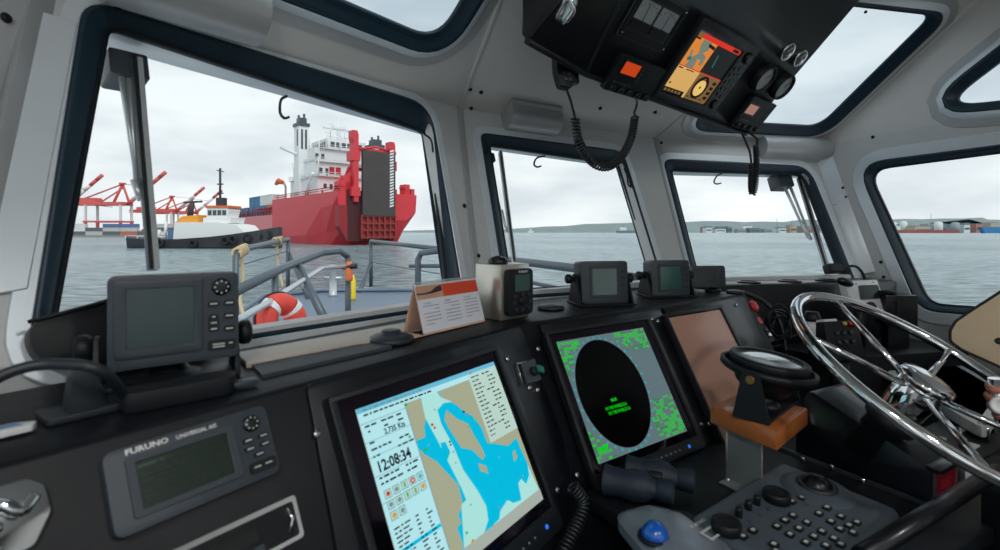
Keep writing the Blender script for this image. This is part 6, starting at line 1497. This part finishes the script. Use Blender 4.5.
# silver instrument panel standing at the right corner
ip = at(850, 302, 1.98); IPF = Fr(ip, at(889, 315, 1.98)-ip, at(845, 281, 2.02)-ip)
ins = thing('instrument_panel', 'pale grey instrument panel with a small dark screen and knob in the right front corner', 'panel', ip)
M['palegrey'] = mat('pale_grey_panel', lin(222, 226, 226), .4, scale=12)
pq = IPF.pts([(850, 302), (889, 315), (877, 279.5), (845, 281)]); build('plate', MB().prism(IPF, rnd(pq, .006, 3), -.035, 0), M['palegrey'], ins, bevel=.003)
pq = IPF.pts([(861, 299), (880, 298), (877, 286), (859, 286.5)]); build('screen', MB().prism(IPF, rnd(pq, .002, 2), 0, .002), M['lcdd'], ins); build('screen_frame', MB().prism(IPF, inset(rnd(pq, .002, 2), -.004), 0, .003, 0, [rnd(pq, .002, 2)]), M['housing'], ins)
a, b = IPF.px(869, 307); build('knob', MB().lathe(IPF.p(a, b, 0), IPF.n, [(.016, 0), (.018, .006), (.017, .018), (.012, .02)], 18), M['black'], ins)
for x, y in ((856, 284), (850, 297), (884, 311), (873, 282)):
    a, b = IPF.px(x, y); build('screw', MB().lathe(IPF.p(a, b, 0), IPF.n, [(.004, 0), (.003, .002)], 8), M['screw'], ins)
a, b = IPF.px(846, 284); build('side_handle', MB().ball(IPF.p(a-.012, b, .01), .022, 14, sc=(1.6, .8, .8), F=IPF), M['black'], ins)
build('support', MB().tube([V(ip.x+.06, ip.y+.03, ip.z), V(ip.x+.06, ip.y+.03, -.458)], .02, 10), M['blackm'], ins)
# glossy black box to its right
bp_ = atz(886, 325, -.37); BXF = Fr(at(886, 326, 1.97), hR*.9+hS*.35, UP)
bx = thing('equipment_box', 'glossy black equipment box between the instrument panel and the side window', 'box', BXF.o)
build('case', MB().box(BXF, 0, .115, 0, .122, -.08, 0), M['black'], bx, bevel=.004); build('cable_slot', MB().box(BXF, .035, .045, .03, .1, 0, .006), M['seal'], bx)
build('cap', MB().lathe(BXF.p(.03, .122, -.04), UP, [(.012, 0), (.03, .004), (.03, .012), (.01, .016)], 16), M['blackm'], bx)
build('stand', MB().box(BXF, .02, .095, -.45+.0, 0, -.07, -.02), M['blackm'], bx)
# throttle / control box seen through the wheel
tf = Fr(at(833, 343, 1.66), az(75), UP+V(-.25, .35, 0)*.6)
tc_ = thing('control_box', 'black control box with small coloured lamps seen through the steering wheel', 'box', tf.o)
build('case', MB().box(tf, -.02, .125, -.06, .07, -.07, 0), M['blackm'], tc_, bevel=.005); build('top_cap', MB().box(tf, -.024, .03, .07, .078, -.07, .006), M['palegrey'], tc_, bevel=.001)
M['lamp_r'] = mat('red_cap', lin(200, 40, 44), .35); M['lamp_y'] = mat('yellow_cap', lin(204, 170, 50), .35)
for x, y, m in ((.10, .055, 'lamp_r'), (.06, .085, 'lamp_y'), (.085, .085, 'lamp_r'), (.02, .03, 'housing'), (.05, .03, 'housing'), (.08, .03, 'housing'), (.02, .0, 'housing'), (.05, .0, 'housing'), (.08, .0, 'housing')): build('indicator_lamp' if 'lamp' in m else 'knob', MB().lathe(tf.p(x, y if y < .07 else .06, 0), tf.n, [(.007, 0), (.007, .008), (.004, .011)], 12), M[m], tc_)
build('foot', MB().tube([tf.p(.05, -.06, -.035), V(tf.p(.05, -.06, -.035).x, tf.p(.05, -.06, -.035).y, DESK)], .03, 12), M['blackm'], tc_)
cy = at(812, 335, 1.72); o_ = thing('beacon_horn', 'small brass-ringed cylinder with dark cap standing left of the control box', 'canister', cy)
build('cylinder', MB().lathe(cy, UP, [(.02, -.0), (.02, .05)], 16), M['palegrey'], o_); build('dark_cap', MB().lathe(cy+UP*.05, UP, [(.026, 0), (.028, .008), (.02, .03), (.001, .032)], 16), M['blackm'], o_)
build('stalk', MB().tube([cy, V(cy.x, cy.y, -.458)], .01, 8), M['blackm'], o_)
# open tray with a pale rim right of the wheel
zt_ = -.52
tq = [atz(888, 372, zt_), atz(921, 343, zt_), atz(1010, 392, zt_), atz(985, 430, zt_)]
TF = Fr((0, 0, zt_), (1, 0, 0), (0, 1, 0)); tp2 = [(q.x, q.y) for q in tq]
tr = thing('chart_tray', 'dark open tray with a pale rim behind the steering wheel hub', 'tray', V(sum(q.x for q in tq)/4, sum(q.y for q in tq)/4, DESK))
ou_ = rnd(tp2, .02, 4); ar = sum(ou_[i-1][0]*ou_[i][1]-ou_[i][0]*ou_[i-1][1] for i in range(len(ou_)))
build('rim', MB().prism(TF, ou_, -.03, 0, 0, [inset(ou_, .022)]), M['palegrey'], tr, bevel=.004); build('basin', MB().prism(TF, inset(ou_, .02), -.07, -.045), M['lcdd'], tr)
build('pedestal', MB().prism(TF, inset(ou_, .06), DESK-zt_+.001, -.07), M['blackm'], tr)
# small white and yellow fittings glimpsed below the spokes
fit = thing('lever_panel', 'cluttered lever panel with white and yellow tags seen below the wheel spokes', 'panel', atz(965, 445, DESK))
G = Fr(atz(962, 440, -.56), az(60), -V(az(60).y, -az(60).x, 0))
build('panel_plate', MB().prism(G, rnd(rect(-.10, -.07, .14, .09), .01, 3), -.02, 0), M['blackm'], fit, bevel=.003)
for x, y, s, m in ((-.05, .03, .016, 'white'), (.0, .0, .012, 'white'), (.03, .02, .012, 'yellow'), (-.03, -.03, .018, 'white'), (.07, .03, .02, 'white')): build('tag', MB().prism(G, rnd(rect(x-s, y-s*.6, x+s, y+s*.6), .003, 2), 0, .004), M[m], fit)
for x, y in ((-.07, -.02), (.05, -.04), (.1, 0)): build('lever', MB().tube([G.p(x, y, 0), G.p(x+.01, y+.01, .05)], [.004, .007], 10), M['chrome'], fit)
build('panel_base', MB().prism(G, rect(-.09, -.06, .13, .08), DESK+.56, -.02), M['blackm'], fit)
# ---- cream seat at the right
SX = V(1.60, 1.42, 0)
seat = thing('helm_chair', 'cream upholstered seat back with dark piping at the right edge', 'seat', V(1.62, 1.42, -1.5))
BK = Fr(at(1000, 330, 1.56), V(.76, -.65, 0), V(.08, .09, 1))
out = BK.pts([(951, 341), (951, 331), (956, 322), (972, 311), (1000, 293), (1060, 262), (1100, 262), (1110, 300), (1110, 420), (1060, 410), (1000, 366), (962, 349)])
out = rnd(out, [.02, .02, .03, .1, .1, .06, .06, .05, .05, .05, .1, .04], 4)
build('seat_back', MB().prism(BK, out, -.09, 0), M['cloth'], seat, bevel=.014, seg=3)
build('piping', MB().tube([BK.p(a, b, -.002) for a, b in inset(out, -.002)], .0045, 6, closed=True), M['seal'], seat)
a, b = BK.px(999, 341); build('button', MB().lathe(BK.p(a, b, -.001), BK.n, [(.010, 0), (.010, .004), (.006, .006)], 14), M['black'], seat)
bc = BK.p(*BK.px(1085, 400), -.05)
build('seat_cushion', MB().prism(Fr(V(bc.x, bc.y, -.86), V(.95, .30, 0), V(.30, -.95, 0)) if False else Fr(V(bc.x, bc.y, -.90), V(.76, -.65, 0), V(.65, .76, 0)), rnd(rect(-.24, -.42, .24, .02), .06, 4), 0, .12), M['cloth'], seat, bevel=.02, seg=3)
build('seat_post', MB().lathe(V(bc.x-.12, bc.y-.14, -1.499), UP, [(.18, 0), (.18, .02), (.06, .05), (.06, .58), (.12, .60)], 20), M['steel'], seat)
build('back_hinge', MB().tube([V(bc.x, bc.y, -.85), BK.p(*BK.px(1085, 400), -.045)], .025, 10), M['steel'], seat)
# ---- the person at the wheel: only a fist shows inside the frame
def skin_mesh(name, joints, edges, mats_, parent=None, lvl=2, label=None, cat=None, matfn=None, root=0, org=None):
    me = bpy.data.meshes.new(name+'_cage'); o0 = ORG[parent.name] if parent else Vector(org)
    me.from_pydata([Vector(j[0])-o0 for j in joints], edges, []); ob = bpy.data.objects.new(name, me); COL.objects.link(ob)
    md = ob.modifiers.new('skin', 'SKIN'); md.use_smooth_shade = True
    for i, j in enumerate(joints):
        r = j[1]; sv = me.skin_vertices[0].data[i]; sv.radius = r if isinstance(r, tuple) else (r, r); sv.use_root = (i == root)
    sb_ = ob.modifiers.new('sub', 'SUBSURF'); sb_.levels = lvl; sb_.render_levels = lvl
    dg = bpy.context.evaluated_depsgraph_get(); m2 = bpy.data.meshes.new_from_object(ob.evaluated_get(dg)); bpy.data.objects.remove(ob)
    m2.name = name
    for m in mats_: m2.materials.append(m)
    for p in m2.polygons:
        p.use_smooth = True
        p.material_index = matfn(p.center+o0) if matfn else 0
    o_ = bpy.data.objects.new(name, m2); COL.objects.link(o_); ORG[o_.name] = o0
    if parent: o_.parent = parent
    else: o_.location = o0+UP*EYE
    setp(o_, label, cat); return o_
M['jacket'] = mat('dark_jacket', lin(28, 34, 46), .75, scale=60, var=.15); M['trouser'] = mat('dark_trousers', lin(30, 32, 38), .8, scale=60); M['hair'] = mat('brown_hair', lin(60, 44, 34), .7, scale=80, var=.3)
HD = at(999, 400, 1.08)           # middle of the fist, on the lever
bx0, by0 = 1.62, .62
def P3(x, y, z): return V(bx0+x*.6-y*.8 if False else bx0+x, by0+y, z)
# body: facing the wheel (toward -x, +y)
fd = V(-.72, .69, 0); sd = V(fd.y, -fd.x, 0)      # sd = the person's right
pel = V(bx0, by0, -.58)
sh_ = pel+UP*.50; nk = pel+UP*.58; hd = pel+UP*.72
lsh = sh_-sd*.19; rsh = sh_+sd*.19
wr = HD+V(.075, -.03, .01); el_ = wr.lerp(lsh, .5)+V(.06, -.06, -.12)
rwr = pel+sd*.24+fd*.16+UP*(-.02); rel = pel+sd*.30+UP*.20-fd*.02
hl, hr = pel-sd*.10-UP*.06, pel+sd*.10-UP*.06
kl, kr = hl+fd*.05+UP*(-.40), hr+fd*.03+UP*(-.40); al, ar_ = hl+UP*(-.80)-fd*.02, hr+UP*(-.80)-fd*.02
al.z = ar_.z = -1.43; tl_, tr_ = al+fd*.17+UP*(-.03), ar_+fd*.17+UP*(-.03)
J = [(pel, (.15, .12)), (pel+UP*.22, (.15, .11)), (sh_, (.15, .11)), (nk, .05), (hd, (.072, .085)), (hd+UP*.10, (.062, .072)),
     (lsh, .07), (el_, .048), (wr, .032), (rsh, .07), (rel, .048), (rwr, .032), (hl, .095), (kl, .062), (al, .045), (tl_, .04), (hr, .095), (kr, .062), (ar_, .045), (tr_, .04), (rwr+fd*.09-UP*.02, (.04, .02))]
E_ = [(0, 1), (1, 2), (2, 3), (3, 4), (4, 5), (2, 6), (6, 7), (7, 8), (2, 9), (9, 10), (10, 11), (0, 12), (12, 13), (13, 14), (14, 15), (0, 16), (16, 17), (17, 18), (18, 19), (11, 20)]
# the fist: palm and curled fingers continue the forearm in the same mesh
pd = (HD-wr).normalized(); up_ = (UP-pd*UP.dot(pd)).normalized(); sd2 = pd.cross(up_)
palm = wr+pd*.045; J.append((palm, (.036, .022))); E_.append((8, len(J)-1)); ip_ = len(J)-1
def finger(off, l1, l2, l3, r):
    b = palm+pd*.028+up_*off; k1 = b+pd*l1+sd2*.004; k2 = k1-sd2*l2-up_*.002+pd*.004; k3 = k2-pd*l3-sd2*.004
    n = len(J); J.extend([(b, r*1.1), (k1, r), (k2, r*.9), (k3, r*.8)]); E_.extend([(ip_, n), (n, n+1), (n+1, n+2), (n+2, n+3)])
for off, l, r in ((.030, .022, .0095), (.010, .026, .010), (-.010, .024, .0095), (-.029, .018, .0085)): finger(off, l, l*1.15, l*.8, r)
n = len(J); t0 = wr+pd*.022+up_*.028; J.extend([(t0, .012), (t0+pd*.028+up_*.016-sd2*.008, .0105), (t0+pd*.052+up_*.012-sd2*.022, .009)]); E_.extend([(ip_, n), (n, n+1), (n+1, n+2)])
def mf(c):
    if (c-wr).dot(pd) > -.02 and (c-HD).length < .16: return 1
    if c.z > nk.z-.01 and (Vector((c.x, c.y, 0))-Vector((nk.x, nk.y, 0))).length < .15: return 1
    if (c-rwr).dot(fd) > .015 and (c-rwr).length < .16: return 1
    return 2 if c.z < pel.z-.02 else 0
per = skin_mesh('person', J, E_, [M['jacket'], M['skin'], M['trouser']], None, 2, 'person in a dark jacket at the right edge, fist on the chrome lever', 'person', mf, 0, V(bx0, by0, -1.5))
hf = Fr(hd+UP*.045, sd, UP)
build('hair', MB().ball(hd+UP*.075-fd*.02, .088, 18, sc=(.92, 1.05, .88), F=Fr((0, 0, 0), sd, fd)), M['hair'], per)
fc = MB()
for s in (-1, 1): fc.ball(hd+UP*.055+fd*.072+sd*.030*s, .010, 10)
build('eyes', fc, [M['white']], per); build('nose', MB().ball(hd+UP*.02+fd*.088, .016, 10, sc=(.8, 1, 1.5), F=Fr((0, 0, 0), sd, fd)), M['skin'], per); build('mouth', MB().ball(hd-UP*.02+fd*.078, .02, 10, sc=(1.3, .4, .3), F=Fr((0, 0, 0), sd, fd)), M['redbtn'], per)
# chrome lever in the fist
lv_ = thing('throttle_lever', 'chrome lever with a round white-marked end gripped by the fist', 'lever', V(HD.x+.02, HD.y-.02, DESK))
g0 = HD-sd2*.012+pd*.006
build('grip', MB().tube([g0-up_*.055, g0+up_*.05], .012, 14), M['chrome'], lv_); build('end_ring', MB().lathe(at(1001, 406, 1.03), V(-.75, -.6, .25), [(.018, -.01), (.018, .004), (.012, .006), (.010, .002), (.004, .003)], 20), M['white'], lv_)
build('shaft', MB().tube([g0-up_*.05, V(g0.x+.05, g0.y-.03, DESK+.0)], .009, 10), M['chrome'], lv_)
build('lever_base', MB().lathe(V(g0.x+.05, g0.y-.03, DESK), UP, [(.05, 0), (.05, .02), (.02, .05)], 18), M['blackm'], lv_)
# ---------------------------------------------------------------- camera, sky, light
cam = bpy.data.cameras.new('camera'); co = bpy.data.objects.new('camera', cam); COL.objects.link(co)
co.location = (0, 0, EYE); co.rotation_euler = (R(90), 0, 0)
cam.sensor_width = 36; cam.lens = 18; cam.shift_y = -(275-HY)/1000.0
cam.clip_start = .02; cam.clip_end = 20000
cam.dof.use_dof = True; cam.dof.focus_distance = 3.0; cam.dof.aperture_fstop = 5.0
SC.camera = co
w = bpy.data.worlds.new('overcast'); SC.world = w; w.use_nodes = True; nt = w.node_tree
bg = nt.nodes['Background']
tc = nt.nodes.new('ShaderNodeTexCoord'); sep = nt.nodes.new('ShaderNodeSeparateXYZ'); nt.links.new(tc.outputs['Generated'], sep.inputs[0])
mp = nt.nodes.new('ShaderNodeMapping'); mp.inputs['Scale'].default_value = (1.6, 1.6, 6.0); nt.links.new(tc.outputs['Generated'], mp.inputs[0])
nz = nt.nodes.new('ShaderNodeTexNoise'); nz.inputs['Scale'].default_value = 1.7; nz.inputs['Detail'].default_value = 7; nz.inputs['Roughness'].default_value = .5; nt.links.new(mp.outputs[0], nz.inputs['Vector'])
cr = nt.nodes.new('ShaderNodeValToRGB'); cr.color_ramp.elements[0].position = .38; cr.color_ramp.elements[1].position = .62
cr.color_ramp.elements[0].color = (*lin(206, 214, 219), 1); cr.color_ramp.elements[1].color = (*lin(240, 243, 243), 1)
nt.links.new(nz.outputs['Fac'], cr.inputs[0])
g = nt.nodes.new('ShaderNodeValToRGB'); g.color_ramp.elements[0].position = .0; g.color_ramp.elements[0].color = (1.0, 1.0, 1.0, 1)
g.color_ramp.elements[1].position = .75; g.color_ramp.elements[1].color = (.72, .78, .83, 1)
for p_, c_ in ((.10, (.98, .985, .99)), (.32, (.84, .885, .91))):
    e_ = g.color_ramp.elements.new(p_); e_.color = (*c_, 1)
nt.links.new(sep.outputs['Z'], g.inputs[0])
mx = nt.nodes.new('ShaderNodeMix'); mx.data_type = 'RGBA'; mx.blend_type = 'MULTIPLY'; mx.inputs[0].default_value = 1
nt.links.new(cr.outputs[0], mx.inputs[6]); nt.links.new(g.outputs[0], mx.inputs[7]); nt.links.new(mx.outputs[2], bg.inputs['Color'])
bg.inputs['Strength'].default_value = 1.2
sun = bpy.data.lights.new('sun', 'SUN'); so = bpy.data.objects.new('sun', sun); COL.objects.link(so)
sun.energy = 1.5; sun.angle = R(40); sun.color = (1, .97, .93); so.rotation_euler = (R(42), 0, R(32)); so.location = (0, 0, 30)
M['lampgl'] = mat('fill_lamp_diffuser', lin(240, 240, 236), .4, emit=(1, .97, .92), es=1.2)
for i, (x, y, e) in enumerate(((.0, -.9, 15), (1.45, -.65, 16))):  # unseen fill lamps, added to brighten the wheelhouse interior
    t = thing('added_fill_lamp', ('added round white fill lamp behind the viewer on the port side', 'added round white fill lamp aft of the person at the wheel')[i], 'lamp', (x, y, ZC-.07), 'added fill lamps')
    build('base', MB().lathe((x, y, ZC), (0, 0, -1), [(.14, 0), (.14, .02), (.12, .03)], 28), M['white'], t)
    build('diffuser', MB().lathe((x, y, ZC-.03), (0, 0, -1), [(.12, 0), (.11, .025), (.06, .038), (.001, .04)], 28), M['lampgl'], t)
    l = bpy.data.lights.new('fill_light', 'AREA'); l.shape = 'DISK'; l.size = .24; l.energy = e; l.color = (1, .98, .96)
    lo = bpy.data.objects.new('fill_light', l); COL.objects.link(lo); lo.parent = t; lo.location = (0, 0, -.012)
SC.view_settings.view_transform = 'Standard'; SC.view_settings.look = 'None'; SC.view_settings.gamma = 1; SC.view_settings.exposure = 0
SC.view_settings.use_curve_mapping = False
SC.cycles.use_denoising = True; SC.cycles.max_bounces = 10; SC.cycles.transparent_max_bounces = 12; SC.cycles.caustics_reflective = False
SC.cycles.sample_clamp_indirect = 6
